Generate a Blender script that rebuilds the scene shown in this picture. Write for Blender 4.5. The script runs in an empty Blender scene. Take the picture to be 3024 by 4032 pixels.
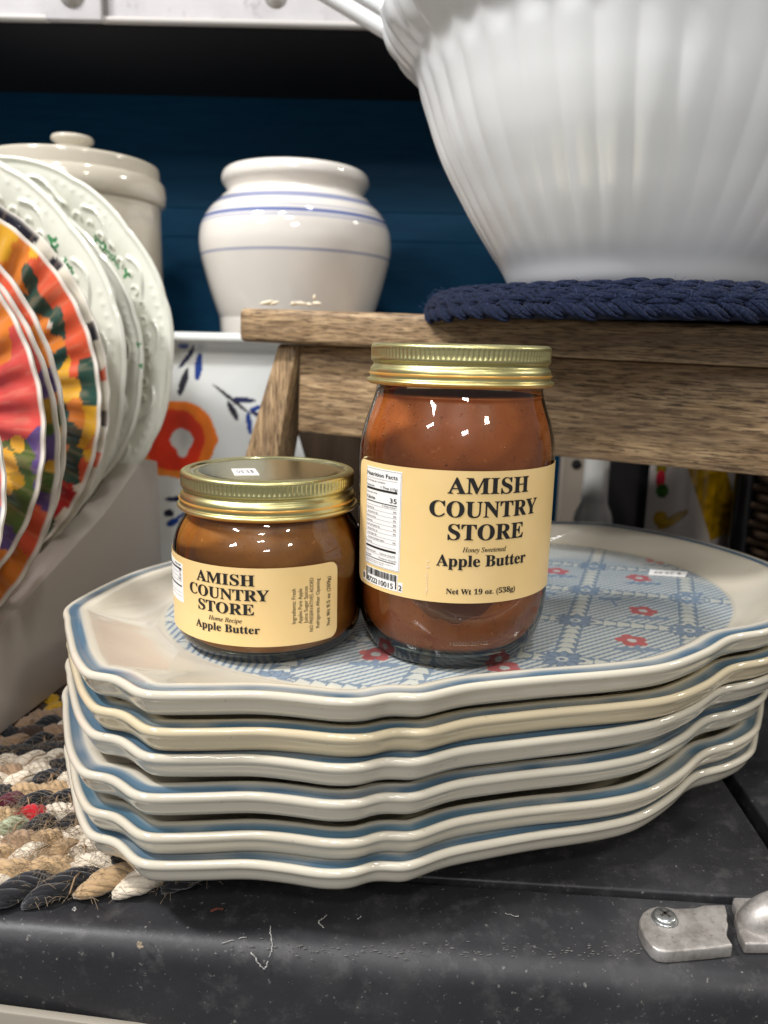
import bpy, bmesh, math, random
import numpy as np
from mathutils import Vector, Matrix, noise as mnoise
R = math.radians
random.seed(4); rng = np.random.RandomState(7)
scene = bpy.context.scene
COL = scene.collection

# ------------------------------------------------------------------ camera
FPX = 3030.0
PITCH, ROLL = R(12.04), R(1.29)
FW = np.array([0, math.cos(PITCH), -math.sin(PITCH)])
U0 = np.array([0, math.sin(PITCH), math.cos(PITCH)])
RT = math.cos(ROLL) * np.array([1., 0, 0]) + math.sin(ROLL) * U0
UP = -math.sin(ROLL) * np.array([1., 0, 0]) + math.cos(ROLL) * U0
cd = bpy.data.cameras.new('camera'); cam = bpy.data.objects.new('camera', cd); COL.objects.link(cam)
cd.sensor_fit = 'VERTICAL'; cd.sensor_height = 36.0; cd.sensor_width = 27.0
cd.lens = FPX / 4032 * 36.0
cd.clip_start = 0.01; cd.clip_end = 60
cd.dof.use_dof = True; cd.dof.focus_distance = 0.30; cd.dof.aperture_fstop = 10.0
cam.matrix_world = Matrix(((RT[0], UP[0], -FW[0], 0), (RT[1], UP[1], -FW[1], 0), (RT[2], UP[2], -FW[2], 0), (0, 0, 0, 1)))
scene.camera = cam
# ------------------------------------------------------------------ view, world, lamps
vs = scene.view_settings
vs.view_transform = 'Standard'; vs.look = 'None'; vs.exposure = -0.12; vs.gamma = 1.0
w = bpy.data.worlds.new('World'); scene.world = w; w.use_nodes = True
w.node_tree.nodes['Background'].inputs[0].default_value = (0.95, 0.97, 1.0, 1)
w.node_tree.nodes['Background'].inputs[1].default_value = 0.27
LAMPS = [  # x, y, z, length, width, turn, watts, colour : ceiling fittings of the store
    (-0.86, 0.00, 1.16, .24, .10, 20, 25.0, (1, .99, .98)),
    (-0.35, -0.45, 1.40, .22, .08, 70, 7.0, (1, .99, .97)),
    (-0.12, -1.15, 1.30, .26, .10, 10, 9.0, (1, .99, .97)),
    (-1.6, -1.6, 1.40, .40, .16, 40, 14.0, (1, .98, .95)),
    (0.85, -0.9, 0.95, .14, .10, 0, 4.6, (1, .92, .74)),
    (0.30, 0.12, 1.45, .20, .09, 80, 4.5, (1, .99, .98)),
    (0.25, -2.8, 1.45, .45, .2, 15, 13.0, (.98, .99, 1)),
    (1.70, 0.48, 1.05, .20, .14, 0, 8.0, (1, .95, .84)),
]
for (x, y, z, sx_, sy_, tn_, e, c) in LAMPS:
    ld = bpy.data.lights.new('ceiling_light', 'AREA'); ld.shape = 'RECTANGLE'; ld.size = sx_; ld.size_y = sy_; ld.energy = e; ld.color = c
    lo = bpy.data.objects.new('ceiling_light', ld); COL.objects.link(lo); lo.location = (x, y, z)
    lo.rotation_euler = ((Vector((0.0, 0.42, -0.1)) - Vector((x, y, z))).to_track_quat('-Z', 'Y').to_matrix() @ Matrix.Rotation(R(tn_), 3, 'Z')).to_euler()

# ------------------------------------------------------------------ helpers
K = 3024 / 1659.0
def ray(x, y): return FW + RT * ((x * K - 1512) / FPX) - UP * ((y * K - 2016) / FPX)
def on_z(x, y, z): d = ray(x, y); return d * (z / d[2])
def on_y(x, y, Y): d = ray(x, y); return d * (Y / d[1])
def on_plane(x, y, P, N): d = ray(x, y); return d * (np.dot(P, N) / np.dot(d, N))
def lin(r, g, b):
    f = lambda c: (c / 255 / 12.92) if c / 255 <= 0.04045 else ((c / 255 + 0.055) / 1.055) ** 2.4
    return (f(r), f(g), f(b))
def sm(a, b, x): t = np.clip((x - a) / (b - a), 0, 1); return t * t * (3 - 2 * t)

def mesh(name, V, F, smooth=True, col=None, ang=None, fix=False):
    me = bpy.data.meshes.new(name)
    V = np.asarray(V, dtype=np.float64)
    if isinstance(F, np.ndarray) and F.ndim == 2:
        me.vertices.add(len(V)); me.vertices.foreach_set('co', V.astype(np.float32).ravel())
        n = F.shape[1]
        me.loops.add(F.size); me.loops.foreach_set('vertex_index', F.astype(np.int32).ravel())
        me.polygons.add(len(F)); me.polygons.foreach_set('loop_start', np.arange(0, F.size, n, dtype=np.int32))
        me.update(calc_edges=True)
    else:
        me.from_pydata([tuple(v) for v in V], [], [tuple(int(i) for i in f) for f in F]); me.update()
    if fix:
        bm = bmesh.new(); bm.from_mesh(me); bmesh.ops.remove_doubles(bm, verts=bm.verts, dist=1e-7)
        bmesh.ops.recalc_face_normals(bm, faces=bm.faces); bm.to_mesh(me); bm.free()
    if col is not None:
        a = me.color_attributes.new('Col', 'FLOAT_COLOR', 'POINT')
        c = np.ones((len(V), 4), np.float32); c[:, :3] = col; a.data.foreach_set('color', c.ravel())
    if smooth:
        me.polygons.foreach_set('use_smooth', np.ones(len(me.polygons), bool))
        if ang: me.set_sharp_from_angle(angle=R(ang))
    return me
def add(name, me, mat=None, parent=None, loc=None):
    o = bpy.data.objects.new(name, me); COL.objects.link(o)
    if mat is not None:
        if not me.materials: me.materials.append(mat)
    if parent is not None: o.parent = parent
    if loc is not None: o.location = loc
    return o
def tag(o, label=None, cat=None, group=None, kind=None):
    if label: o['label'] = label
    if cat: o['category'] = cat
    if group: o['group'] = group
    if kind: o['kind'] = kind
    return o
def thing(name, label, cat, loc=(0, 0, 0), group=None, mat4=None):
    o = bpy.data.objects.new(name, None); COL.objects.link(o); o.empty_display_size = 0.02
    if mat4 is not None: o.matrix_world = mat4
    else: o.location = loc
    return tag(o, label, cat, group)
def grid_faces(n, m, closed_u=False, closed_v=False):
    """n rows (u), m columns (v)"""
    i = np.arange(n if closed_u else n - 1); j = np.arange(m if closed_v else m - 1)
    I, J = np.meshgrid(i, j, indexing='ij'); I2 = (I + 1) % n; J2 = (J + 1) % m
    return np.stack([I * m + J, I * m + J2, I2 * m + J2, I2 * m + J], -1).reshape(-1, 4)
def catmull(P, k=6, closed=False):
    P = np.asarray(P, float); n = len(P); out = []
    rngi = range(n) if closed else range(n - 1)
    for i in rngi:
        if closed: p0, p1, p2, p3 = P[i - 1], P[i], P[(i + 1) % n], P[(i + 2) % n]
        else: p0, p1, p2, p3 = P[max(i - 1, 0)], P[i], P[i + 1], P[min(i + 2, n - 1)]
        for t in np.arange(k) / k:
            out.append(0.5 * ((2 * p1) + (-p0 + p2) * t + (2 * p0 - 5 * p1 + 4 * p2 - p3) * t * t + (-p0 + 3 * p1 - 3 * p2 + p3) * t ** 3))
    if not closed: out.append(P[-1])
    return np.array(out)
def lathe(prof, n=128, rmod=None):
    prof = np.asarray(prof, float); th = np.arange(n) / n * 2 * np.pi
    r = np.maximum(prof[:, 0], 1e-5)[:, None] * np.ones(n)[None]; z = prof[:, 1][:, None] * np.ones(n)[None]
    if rmod is not None: r, z = rmod(r, z, th[None, :] * np.ones((len(prof), 1)))
    V = np.stack([r * np.cos(th), r * np.sin(th), z], -1).reshape(-1, 3)
    return V, grid_faces(len(prof), n, False, True)
def tube(path, rad, n=8, closed=False):
    P = np.asarray(path, float); m = len(P); rad = np.broadcast_to(rad, (m,))
    T = np.roll(P, -1, 0) - np.roll(P, 1, 0) if closed else np.gradient(P, axis=0)
    T /= np.linalg.norm(T, axis=1)[:, None] + 1e-12
    up = np.array([0, 0, 1.]); A = np.cross(T, up); bad = np.linalg.norm(A, axis=1) < 1e-3
    A[bad] = np.cross(T[bad], [1, 0, 0]); A /= np.linalg.norm(A, axis=1)[:, None]; B = np.cross(A, T)
    a = np.arange(n) / n * 2 * np.pi
    V = P[:, None] + rad[:, None, None] * (np.cos(a)[None, :, None] * A[:, None] + np.sin(a)[None, :, None] * B[:, None])
    F = grid_faces(m, n, closed, True); V = V.reshape(-1, 3)
    if not closed:
        F = [list(f) for f in F] + [list(range(n))[::-1], list(range((m - 1) * n, m * n))]
    return V, F
def box(name, x0, x1, y0, y1, z0, z1, bev=0.0, seg=3, M=None):
    bm = bmesh.new(); bmesh.ops.create_cube(bm, size=1)
    for v in bm.verts:
        v.co = Vector((x0 + (v.co.x + .5) * (x1 - x0), y0 + (v.co.y + .5) * (y1 - y0), z0 + (v.co.z + .5) * (z1 - z0)))
    if bev: bmesh.ops.bevel(bm, geom=bm.edges[:], offset=bev, segments=seg, profile=.5, affect='EDGES')
    if M is not None: bmesh.ops.transform(bm, matrix=M, verts=bm.verts)
    me = bpy.data.meshes.new(name); bm.to_mesh(me); bm.free()
    me.polygons.foreach_set('use_smooth', np.ones(len(me.polygons), bool)); me.set_sharp_from_angle(angle=R(40))
    return me
def prism(name, poly, axis_pt, bev=0.0, seg=2):
    """poly: list of 3D points (planar loop), extruded by vector axis_pt"""
    bm = bmesh.new(); vs_ = [bm.verts.new(p) for p in poly]; f = bm.faces.new(vs_)
    r = bmesh.ops.extrude_face_region(bm, geom=[f])
    for v in r['geom']:
        if isinstance(v, bmesh.types.BMVert): v.co += Vector(axis_pt)
    bmesh.ops.recalc_face_normals(bm, faces=bm.faces)
    if bev: bmesh.ops.bevel(bm, geom=bm.edges[:], offset=bev, segments=seg, profile=.5, affect='EDGES')
    me = bpy.data.meshes.new(name); bm.to_mesh(me); bm.free()
    me.polygons.foreach_set('use_smooth', np.ones(len(me.polygons), bool)); me.set_sharp_from_angle(angle=R(40))
    return me
def join(parts):
    Vs, Fs, o = [], [], 0
    for V, F in parts:
        V = np.asarray(V); Vs.append(V); Fs += [[int(i) + o for i in f] for f in F]; o += len(V)
    return np.concatenate(Vs), Fs
def fnoise(P, scale, seed=0.0):
    return np.array([mnoise.noise(Vector((p[0] * scale + seed, p[1] * scale + seed * .7, p[2] * scale))) for p in P])
def vnoise2(x, y, seed=0):
    """cheap vectorised value noise"""
    xi, yi = np.floor(x).astype(int), np.floor(y).astype(int); xf, yf = x - xi, y - yi
    h = lambda a, b: ((np.sin(a * 127.1 + b * 311.7 + seed * 17.3) * 43758.5453) % 1)
    u, v = xf * xf * (3 - 2 * xf), yf * yf * (3 - 2 * yf)
    return (h(xi, yi) * (1 - u) + h(xi + 1, yi) * u) * (1 - v) + (h(xi, yi + 1) * (1 - u) + h(xi + 1, yi + 1) * u) * v

# ------------------------------------------------------------------ materials
class NT:
    def __init__(s, name):
        s.m = bpy.data.materials.new(name); s.m.use_nodes = True; s.t = s.m.node_tree; s.b = s.t.nodes['Principled BSDF']
    def n(s, typ, **kw):
        nd = s.t.nodes.new(typ)
        for k, v in kw.items():
            if k.startswith('i_'): nd.inputs[int(k[2:]) if k[2:].isdigit() else k[2:].replace('_', ' ')].default_value = v
            else: setattr(nd, k, v)
        return nd
    def l(s, a, b): s.t.links.new(a, b)
    def coords(s, scale=(1, 1, 1), rot=(0, 0, 0), kind='Object'):
        tc = s.n('ShaderNodeTexCoord'); mp = s.n('ShaderNodeMapping'); mp.inputs['Scale'].default_value = scale; mp.inputs['Rotation'].default_value = rot
        s.l(tc.outputs[kind], mp.inputs[0]); return mp.outputs[0]
    def noise(s, co, scale=5, detail=4, rough=.5, dist=0):
        nd = s.n('ShaderNodeTexNoise'); nd.inputs['Scale'].default_value = scale; nd.inputs['Detail'].default_value = detail
        nd.inputs['Roughness'].default_value = rough; nd.inputs['Distortion'].default_value = dist
        s.l(co, nd.inputs['Vector']); return nd.outputs[0]
    def ramp(s, fac, stops, interp='LINEAR'):
        nd = s.n('ShaderNodeValToRGB'); nd.color_ramp.interpolation = interp
        while len(nd.color_ramp.elements) < len(stops): nd.color_ramp.elements.new(.5)
        for e, (p, c) in zip(nd.color_ramp.elements, stops):
            e.position = p; e.color = (*c, 1) if not np.isscalar(c) else (c, c, c, 1)
        s.l(fac, nd.inputs[0]); return nd.outputs[0]
    def mix(s, fac, a, b, mode='MIX'):
        nd = s.n('ShaderNodeMix', data_type='RGBA', blend_type=mode)
        for sock, v in ((nd.inputs[0], fac), (nd.inputs[6], a), (nd.inputs[7], b)):
            if hasattr(v, 'node'): s.l(v, sock)
            else: sock.default_value = v if np.isscalar(v) else (*v, 1)
        return nd.outputs[2]
    def bump(s, h, strength=.3, dist=.001):
        nd = s.n('ShaderNodeBump'); nd.inputs['Strength'].default_value = strength; nd.inputs['Distance'].default_value = dist
        s.l(h, nd.inputs['Height']); s.l(nd.outputs[0], s.b.inputs['Normal']); return nd
    def set(s, col=None, rough=None, metal=None, coat=None, spec=None, ior=None, sss=None, sheen=None, coat_rough=None):
        b = s.b.inputs
        for v, k in ((col, 'Base Color'), (rough, 'Roughness'), (metal, 'Metallic'), (coat, 'Coat Weight'), (spec, 'Specular IOR Level'), (ior, 'IOR'), (sheen, 'Sheen Weight'), (coat_rough, 'Coat Roughness')):
            if v is None: continue
            if hasattr(v, 'node'): s.l(v, b[k])
            else: b[k].default_value = (*v, 1) if k == 'Base Color' else v
        return s
def simple(name, rgb, rough=.4, **kw):
    t = NT(name); t.set(col=lin(*rgb), rough=rough, **kw); return t.m
def ceramic(name, rgb, rough=.08, var=.06, attr=False, speck=0, coat=.3):
    t = NT(name); co = t.coords()
    if attr:
        a = t.n('ShaderNodeAttribute', attribute_name='Col'); base = a.outputs[0]
    else: base = lin(*rgb)
    n1 = t.noise(co, 18, 4)
    f = t.ramp(n1, [(.3, 1 - var), (.7, 1.0)])
    c = t.mix(1.0, base, f, 'MULTIPLY')
    if speck:
        n2 = t.noise(co, 420, 2); c = t.mix(t.ramp(n2, [(.70, 0.), (.76, speck)]), c, lin(120, 100, 80))
    t.set(col=c, rough=rough, coat=coat, coat_rough=.04)
    n3 = t.noise(co, 60, 2); t.bump(n3, .12, .0006)
    return t.m

def wood(name, axis=0):
    t = NT(name)
    def st(a_, b_):
        v = [a_] * 3; v[axis] = b_; return tuple(v)
    oi = t.n('ShaderNodeObjectInfo'); base_coords = t.coords
    def shifted(scale):
        co = base_coords(scale); mp = co.node; ml = t.n('ShaderNodeMath', operation='MULTIPLY'); ml.inputs[1].default_value = 37.0
        t.l(oi.outputs['Random'], ml.inputs[0]); cx = t.n('ShaderNodeCombineXYZ'); [t.l(ml.outputs[0], cx.inputs[i]) for i in range(3)]; t.l(cx.outputs[0], mp.inputs['Location']); return co
    t.coords = shifted
    n1 = t.noise(t.coords(st(430, 40)), 1.0, 5, .6, .6)
    n2 = t.noise(t.coords(st(1300, 95)), 1.0, 4, .62, .3)
    n3 = t.noise(t.coords(st(60, 5)), 1.0, 4, .55, 1.4)
    c = t.ramp(n1, [(.30, lin(106, 84, 61)), (.46, lin(157, 129, 96)), (.62, lin(192, 163, 125)), (.8, lin(202, 175, 139))])
    c = t.mix(t.ramp(n2, [(.40, .9), (.50, 0.)]), c, lin(70, 54, 40))
    c = t.mix(t.ramp(n3, [(.36, .6), (.56, 0.)]), c, lin(112, 92, 74))
    t.set(col=c, rough=.5, spec=.3); t.bump(n2, .35, .0006)
    return t.m

M = {}
M['wood'] = wood('weathered_wood', 0); M['wood_leg'] = wood('weathered_wood_leg', 2)
def dark_wood():
    t = NT('dark_wood'); n = t.noise(t.coords((60, 60, 12)), 1, 5, .6, .5)
    t.set(col=t.ramp(n, [(.3, lin(40, 32, 24)), (.7, lin(66, 53, 41))]), rough=.75, spec=.1); return t.m
M['dark_wood'] = dark_wood()
def black_paint():
    t = NT('worn_black_paint'); co = t.coords()
    n1 = t.noise(co, 14, 6, .6); n2 = t.noise(co, 480, 3, .6); n3 = t.noise(co, 90, 5, .7)
    c = t.ramp(n1, [(.3, lin(33, 33, 36)), (.55, lin(46, 46, 49)), (.75, lin(68, 67, 68))])
    c = t.mix(t.ramp(n3, [(.53, 0.), (.78, .4)]), c, lin(104, 102, 100))
    c = t.mix(t.ramp(n2, [(.65, 0.), (.74, .6)]), c, lin(140, 137, 130))
    t.set(col=c, rough=t.ramp(n1, [(.3, .38), (.7, .6)]), spec=.4); t.bump(n3, .25, .0008)
    return t.m
M['black'] = black_paint()
def wall_blue():
    t = NT('blue_board'); co = t.coords((3, 3, 40)); n = t.noise(co, 6, 5, .6)
    t.set(col=t.ramp(n, [(.3, lin(6, 60, 92)), (.7, lin(9, 70, 102))]), rough=.5, spec=.15); return t.m
M['blue'] = wall_blue()
def chipped_white():
    t = NT('chipped_white_paint'); co = t.coords(); n = t.noise(co, 70, 5, .65); n2 = t.noise(co, 16, 4, .6)
    c = t.ramp(n2, [(.3, lin(184, 181, 183)), (.7, lin(206, 203, 205))])
    c = t.mix(t.ramp(n, [(.60, 0.), (.74, .6)]), c, lin(146, 141, 143))
    t.set(col=c, rough=.55); t.bump(n, .3, .001); return t.m
M['white_paint'] = chipped_white()
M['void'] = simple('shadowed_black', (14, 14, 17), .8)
M['screw'] = simple('zinc_screw', (176, 178, 178), .3, metal=.9)
def alu():
    t = NT('cast_aluminium'); co = t.coords(); n = t.noise(co, 120, 5, .65); n2 = t.noise(co, 700, 2)
    c = t.ramp(n, [(.3, lin(134, 128, 122)), (.6, lin(186, 181, 177))]); c = t.mix(t.ramp(n2, [(.62, 0.), (.72, .6)]), c, lin(120, 110, 100))
    t.set(col=c, rough=.42, metal=.55); t.bump(n, .3, .0006); return t.m
M['alu'] = alu()
M['platter'] = ceramic('cream_glaze', (0, 0, 0), .09, .07, attr=True, speck=.25)
M['decal'] = ceramic('printed_glaze', (0, 0, 0), .06, .05, attr=True, coat=.6)
M['plate'] = ceramic('painted_plate', (0, 0, 0), .16, .05, attr=True)
M['white_plate'] = ceramic('white_embossed_glaze', (0, 0, 0), .08, .05, attr=True)
M['crock'] = ceramic('stone_crock_glaze', (198, 190, 174), .12, .08)
M['vase'] = ceramic('vase_glaze', (0, 0, 0), .08, .06, attr=True)
M['bowl'] = ceramic('matt_white_bowl', (234, 235, 236), .28, .03, coat=.12)
M['tray'] = ceramic('enamel_tray', (0, 0, 0), .15, .04, attr=True)
M['rack'] = ceramic('white_rack_paint', (184, 175, 166), .35, .05, coat=0)
M['black_gloss'] = simple('black_gloss', (22, 22, 24), .2)
M['ink'] = simple('black_ink', (24, 22, 22), .55)
M['ink_soft'] = simple('grey_ink', (104, 92, 92), .6)
M['paper'] = simple('white_paper', (240, 238, 236), .5)
M['barcode_paper'] = M['paper']
def label_mat():
    t = NT('cream_label_paper'); n = t.noise(t.coords(), 40, 4)
    t.set(col=t.ramp(n, [(.3, lin(232, 198, 134)), (.7, lin(238, 206, 147))]), rough=.42, coat=.15, coat_rough=.2); return t.m
M['label'] = label_mat()
def lid_gold():
    t = NT('gold_lid'); n = t.noise(t.coords((1, 1, 8)), 200, 3)
    t.set(col=t.ramp(n, [(.3, lin(196, 188, 132)), (.7, lin(206, 199, 146))]), rough=.36, metal=1.0); return t.m
M['gold'] = lid_gold()
M['gold_rim'] = simple('amber_lacquer', (222, 168, 86), .3, metal=.55)
M['gold_top'] = simple('gold_lid_disc', (200, 194, 152), .22, metal=1.0)
def glass_mat(name, tint=(1, 1, 1), base=.03, rough=0.0):
    m = bpy.data.materials.new(name); m.use_nodes = True; t = m.node_tree; t.nodes.clear()
    out = t.nodes.new('ShaderNodeOutputMaterial'); mx = t.nodes.new('ShaderNodeMixShader'); tr = t.nodes.new('ShaderNodeBsdfTransparent'); gl = t.nodes.new('ShaderNodeBsdfGlossy')
    fr = t.nodes.new('ShaderNodeFresnel'); fr.inputs[0].default_value = 1.5
    tr.inputs[0].default_value = (*tint, 1); gl.inputs['Roughness'].default_value = rough; gl.inputs[0].default_value = (1, 1, 1, 1)
    t.links.new(fr.outputs[0], mx.inputs[0]); t.links.new(tr.outputs[0], mx.inputs[1]); t.links.new(gl.outputs[0], mx.inputs[2]); t.links.new(mx.outputs[0], out.inputs[0])
    return m
M['glass'] = glass_mat('clear_glass', (.96, .97, .95))
M['glass_base'] = glass_mat('thick_glass', (.50, .55, .48))
def butter(name, a, b, c):
    t = NT(name); co = t.coords(); n1 = t.noise(co, 26, 5, .6, .6); n2 = t.noise(co, 700, 2); n3 = t.noise(t.coords((1, 1, .35)), 60, 4, .6, 1)
    k = t.ramp(n1, [(.3, lin(*a)), (.52, lin(*b)), (.75, lin(*c))])
    k = t.mix(t.ramp(n3, [(.55, 0.), (.75, .35)]), k, lin(96, 44, 18))
    k = t.mix(t.ramp(n2, [(.66, 0.), (.73, .6)]), k, lin(60, 28, 14))
    n4 = t.noise(t.coords((1, 1, 1)), 340, 2); k = t.mix(t.ramp(n4, [(.68, 0.), (.74, .4)]), k, lin(206, 140, 84))
    t.set(col=k, rough=.35, spec=.3); t.b.inputs['Subsurface Weight'].default_value = .25; t.b.inputs['Subsurface Radius'].default_value = (.006, .003, .001); t.b.inputs['Subsurface Scale'].default_value = 1.0
    return t.m
M['butter_tall'] = butter('honey_apple_butter', (160, 85, 33), (178, 102, 47), (192, 122, 70))
M['butter_small'] = butter('dark_apple_butter', (140, 84, 24), (158, 102, 36), (176, 120, 54))

# ------------------------------------------------------------------ text
def mathbold(s, bold=True):
    o = ''
    for c in s:
        if 'A' <= c <= 'Z': o += chr((0x1d400 if bold else 0x1d434) + ord(c) - 65)
        elif 'a' <= c <= 'z': o += '\u210e' if (not bold and c == 'h') else chr((0x1d41a if bold else 0x1d44e) + ord(c) - 97)
        elif '0' <= c <= '9' and bold: o += chr(0x1d7ce + ord(c) - 48)
        else: o += c
    return o
_tc = {}
def text2d(body, res=3):
    if body in _tc: return _tc[body]
    cu = bpy.data.curves.new('t', 'FONT'); cu.body = body; cu.resolution_u = res; cu.align_x = 'LEFT'
    o = bpy.data.objects.new('t', cu); COL.objects.link(o)
    dg = bpy.context.evaluated_depsgraph_get(); ev = o.evaluated_get(dg); me = ev.to_mesh()
    V = np.array([v.co[:2] for v in me.vertices]).reshape(-1, 2); F = [list(p.vertices) for p in me.polygons]
    ev.to_mesh_clear(); bpy.data.objects.remove(o); bpy.data.curves.remove(cu)
    _tc[body] = (V, F); return V, F
def text_fit(body, x0, x1, y0, cap, capH=None, cut=None):
    """text between x0 and x1, baseline y0, cap height cap -> 2D verts + faces"""
    V, F = text2d(body); V = V.copy()
    H = capH or 0.72
    xs = (x1 - x0) / max(V[:, 0].max() - V[:, 0].min(), 1e-6)
    V = np.stack([x0 + (V[:, 0] - V[:, 0].min()) * xs, y0 + V[:, 1] * cap / H], 1)
    if cut:
        bm = bmesh.new(); vs_ = [bm.verts.new((a, b, 0)) for a, b in V]
        for f in F:
            try: bm.faces.new([vs_[i] for i in f])
            except ValueError: pass
        x = x0 + cut
        while x < x1:
            bmesh.ops.bisect_plane(bm, geom=bm.verts[:] + bm.edges[:] + bm.faces[:], plane_co=(x, 0, 0), plane_no=(1, 0, 0)); x += cut
        bm.verts.index_update(); V = np.array([v.co[:2] for v in bm.verts]); F = [[v.index for v in f.verts] for f in bm.faces]; bm.free()
    return V, F
def rect2d(x0, x1, y0, y1, n=1):
    xs = np.linspace(x0, x1, n + 1); V = np.array([(x, y) for x in xs for y in (y0, y1)])
    return V, [[2 * i, 2 * i + 2, 2 * i + 3, 2 * i + 1] for i in range(n)]

# ================================================================== SETTING
ZT, ZR = -0.2060, -0.1970
# ---- black case top
case = thing('display_case', 'worn black painted case top with board seams under the platters and rug', 'case', (0, 0.26, ZT))
yaw = Matrix.Rotation(R(-3.6), 4, 'Z')
def cpart(name, me, mat, parent=case):
    return add(name, me, mat, parent)
Mloc = yaw
def crow(name, x0, x1, y0, y1, z0, z1, bev, seg=4):
    return cpart(name, box(name, x0, x1, y0, y1, z0, z1, bev, seg, Mloc), M['black'])
# front board: flat top, rounded nose, vertical face
nose = [(.0075, -.02), (.0075, -.001), (.0065, 0), (-.016, 0)] + [(-.024 - .009 * math.sin(a) + .0, -.010 + .010 * math.cos(a)) for a in np.linspace(0, math.pi / 2, 9)] + [(-.0335, -.03), (-.034, -.12), (.0075, -.12)]
poly = [(-.6, y, z) for (y, z) in nose]
V0 = prism('front_board', poly, (1.3, 0, 0)); V0.transform(Mloc); cpart('board', V0, M['black'])
crow('board', -.6, .1655, .0115, .70, -.02, 0, .0012)
crow('board', .1725, .7, .0115, .70, -.02, -.0006, .0012)
cpart('case_body', box('case_body', -.6, .7, -.028, .70, -.16, -.0205, 0, 1, Mloc), M['void'])
tq = [np.array(on_y(x_, y_, .2285)) - np.array([0, .26, ZT]) for x_, y_ in ((-300, 2146), (0, 2186), (205, 2213), (420, 2241), (420, 2400), (-300, 2400))]
trim = cpart('metal_trim', prism('metal_trim', [(q_[0], q_[1], q_[2]) for q_ in tq], (0, .0035, 0), .0008), simple('grey_trim', (150, 142, 130), .5))
# scratches and paint loss on the front board
def ribbon(pts, wd, z, nrm=None):
    P = np.array(pts, float); T = np.gradient(P, axis=0); Nn = np.stack([-T[:, 1], T[:, 0]], 1); Nn /= np.linalg.norm(Nn, axis=1)[:, None] + 1e-9
    ww = wd * (.4 + .6 * rng.rand(len(P)))[:, None]
    A, B = P + Nn * ww, P - Nn * ww
    V = np.concatenate([np.c_[A, np.full(len(P), z)], np.c_[B, np.full(len(P), z)]]); n = len(P)
    return V, [[i, i + 1, n + i + 1, n + i] for i in range(n - 1)]
scr = simple('scratch_chalk', (168, 166, 162), .8); scr2 = simple('bare_wood_chip', (142, 128, 108), .8)
def px_case(pts, z=ZT + .0004):
    out = []
    for p in pts:
        q = on_z(p[0], p[1], z); out.append((q[0], q[1] - .26))
    return out
def jit(pts, k=6, a=.0002):
    P = catmull(np.array(pts), k); return P + rng.normal(0, a, P.shape)
for pts, wd, mt in ([[(855, 1889), (880, 1886), (915, 1891)], .0022, scr2], [[(705, 1978), (690, 1990), (698, 2004)], .0003, scr],
                    [[(772, 1985), (780, 1979)], .0004, scr], [[(1090, 1972), (1118, 1980)], .0002, scr], [[(455, 1966), (480, 1963)], .0008, simple('rust_mark', (110, 60, 50), .8)],
                    [[(300, 2035), (303, 2048)], .0010, scr2], [[(160, 1961), (163, 1966)], .0008, scr]):
    V, F = ribbon(jit(px_case(pts), 8), wd, .0004); add('paint_mark', mesh('paint_mark', V, F, False), mt, case)
def px_nose(pts):
    """drop pixels onto the rounded nose / front face of the front board"""
    out = []
    for x, y in pts:
        d = ray(x, y); best = None
        for s in np.linspace(.15, .6, 1800):
            p = d * s; lx = p[0] * math.cos(R(3.6)) - (p[1] - .26) * math.sin(R(3.6)); ly = p[0] * math.sin(R(3.6)) + (p[1] - .26) * math.cos(R(3.6)); lz = p[2] - ZT
            inside = lz < 0 and ly > -.034 and not (ly < -.024 and lz > -.010 and (ly + .024) ** 2 + (lz + .010) ** 2 > .0098 ** 2)
            if inside: best = (p[0] - d[0] * .0006, p[1] - .26 - d[1] * .0006, p[2] - ZT - d[2] * .0006); break
        out.append(best)
    return out
for pts, wd in ([[(512, 2030), (530, 2046), (548, 2062), (560, 2084), (572, 2092), (582, 2068), (588, 2040), (585, 2016), (583, 1996)], .00026], [[(470, 2042), (505, 2030), (540, 2022)], .0002]):
    q = px_nose(catmull(np.array(pts, float), 6) + rng.normal(0, 1.2, ((len(pts) - 1) * 6 + 1, 2)))
    ps = [tube(q[a_:a_ + 3], wd * rng.uniform(.35, 1.1), 5) for a_ in range(0, len(q) - 3, 2) if rng.rand() < .85]
    V, F = join(ps); tag(add('scratch', mesh('scratch', V, F), scr, case), kind='stuff')
# dotted line of worn paint along the nose
dots = []
for i in range(150):
    x = rng.uniform(460, 1450); y = 2052 + (x - 520) * .004 + rng.normal(0, 9)
    q = px_nose([(x, y)])[0]
    if q: V, F = tube([q, (q[0] + rng.uniform(.0003, .0016), q[1] + .00002, q[2])], rng.uniform(.00008, .0002), 5); dots.append((V, F))
V, F = join(dots); add('worn_edge', mesh('worn_edge', V, F), simple('worn_grey', (112, 110, 107), .8), case)
# latch
def latch(pts, th, name, parent):
    me = prism(name, [(p[0], p[1], 0) for p in pts], (0, 0, th), .0009, 3); return add(name, me, M['alu'], parent)
lt = thing('broken_latch', 'broken aluminium latch plate held by one cross-head screw', 'latch', (0.118, 0.252, ZT))
L0 = np.array([0.118, 0.252])
zl = lambda x_, y_: ((2300 + .5117 * x_) / K, (2900 + .5117 * y_) / K)
lp = [zl(*q_) for q_ in [(560, 1300), (640, 1305), (700, 1318), (850, 1312), (920, 1292), (1085, 1287), (1096, 1330), (1104, 1370), (1098, 1400), (1112, 1440), (1098, 1500), (1104, 1535), (1122, 1562), (1150, 1605), (1000, 1622), (800, 1640), (640, 1652), (570, 1645), (520, 1610), (460, 1530), (425, 1450), (425, 1400), (450, 1350), (500, 1315)]]
latch([on_z(x, y, ZT + .0052)[:2] - L0 for x, y in lp], .0052, 'latch_plate', lt)
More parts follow.
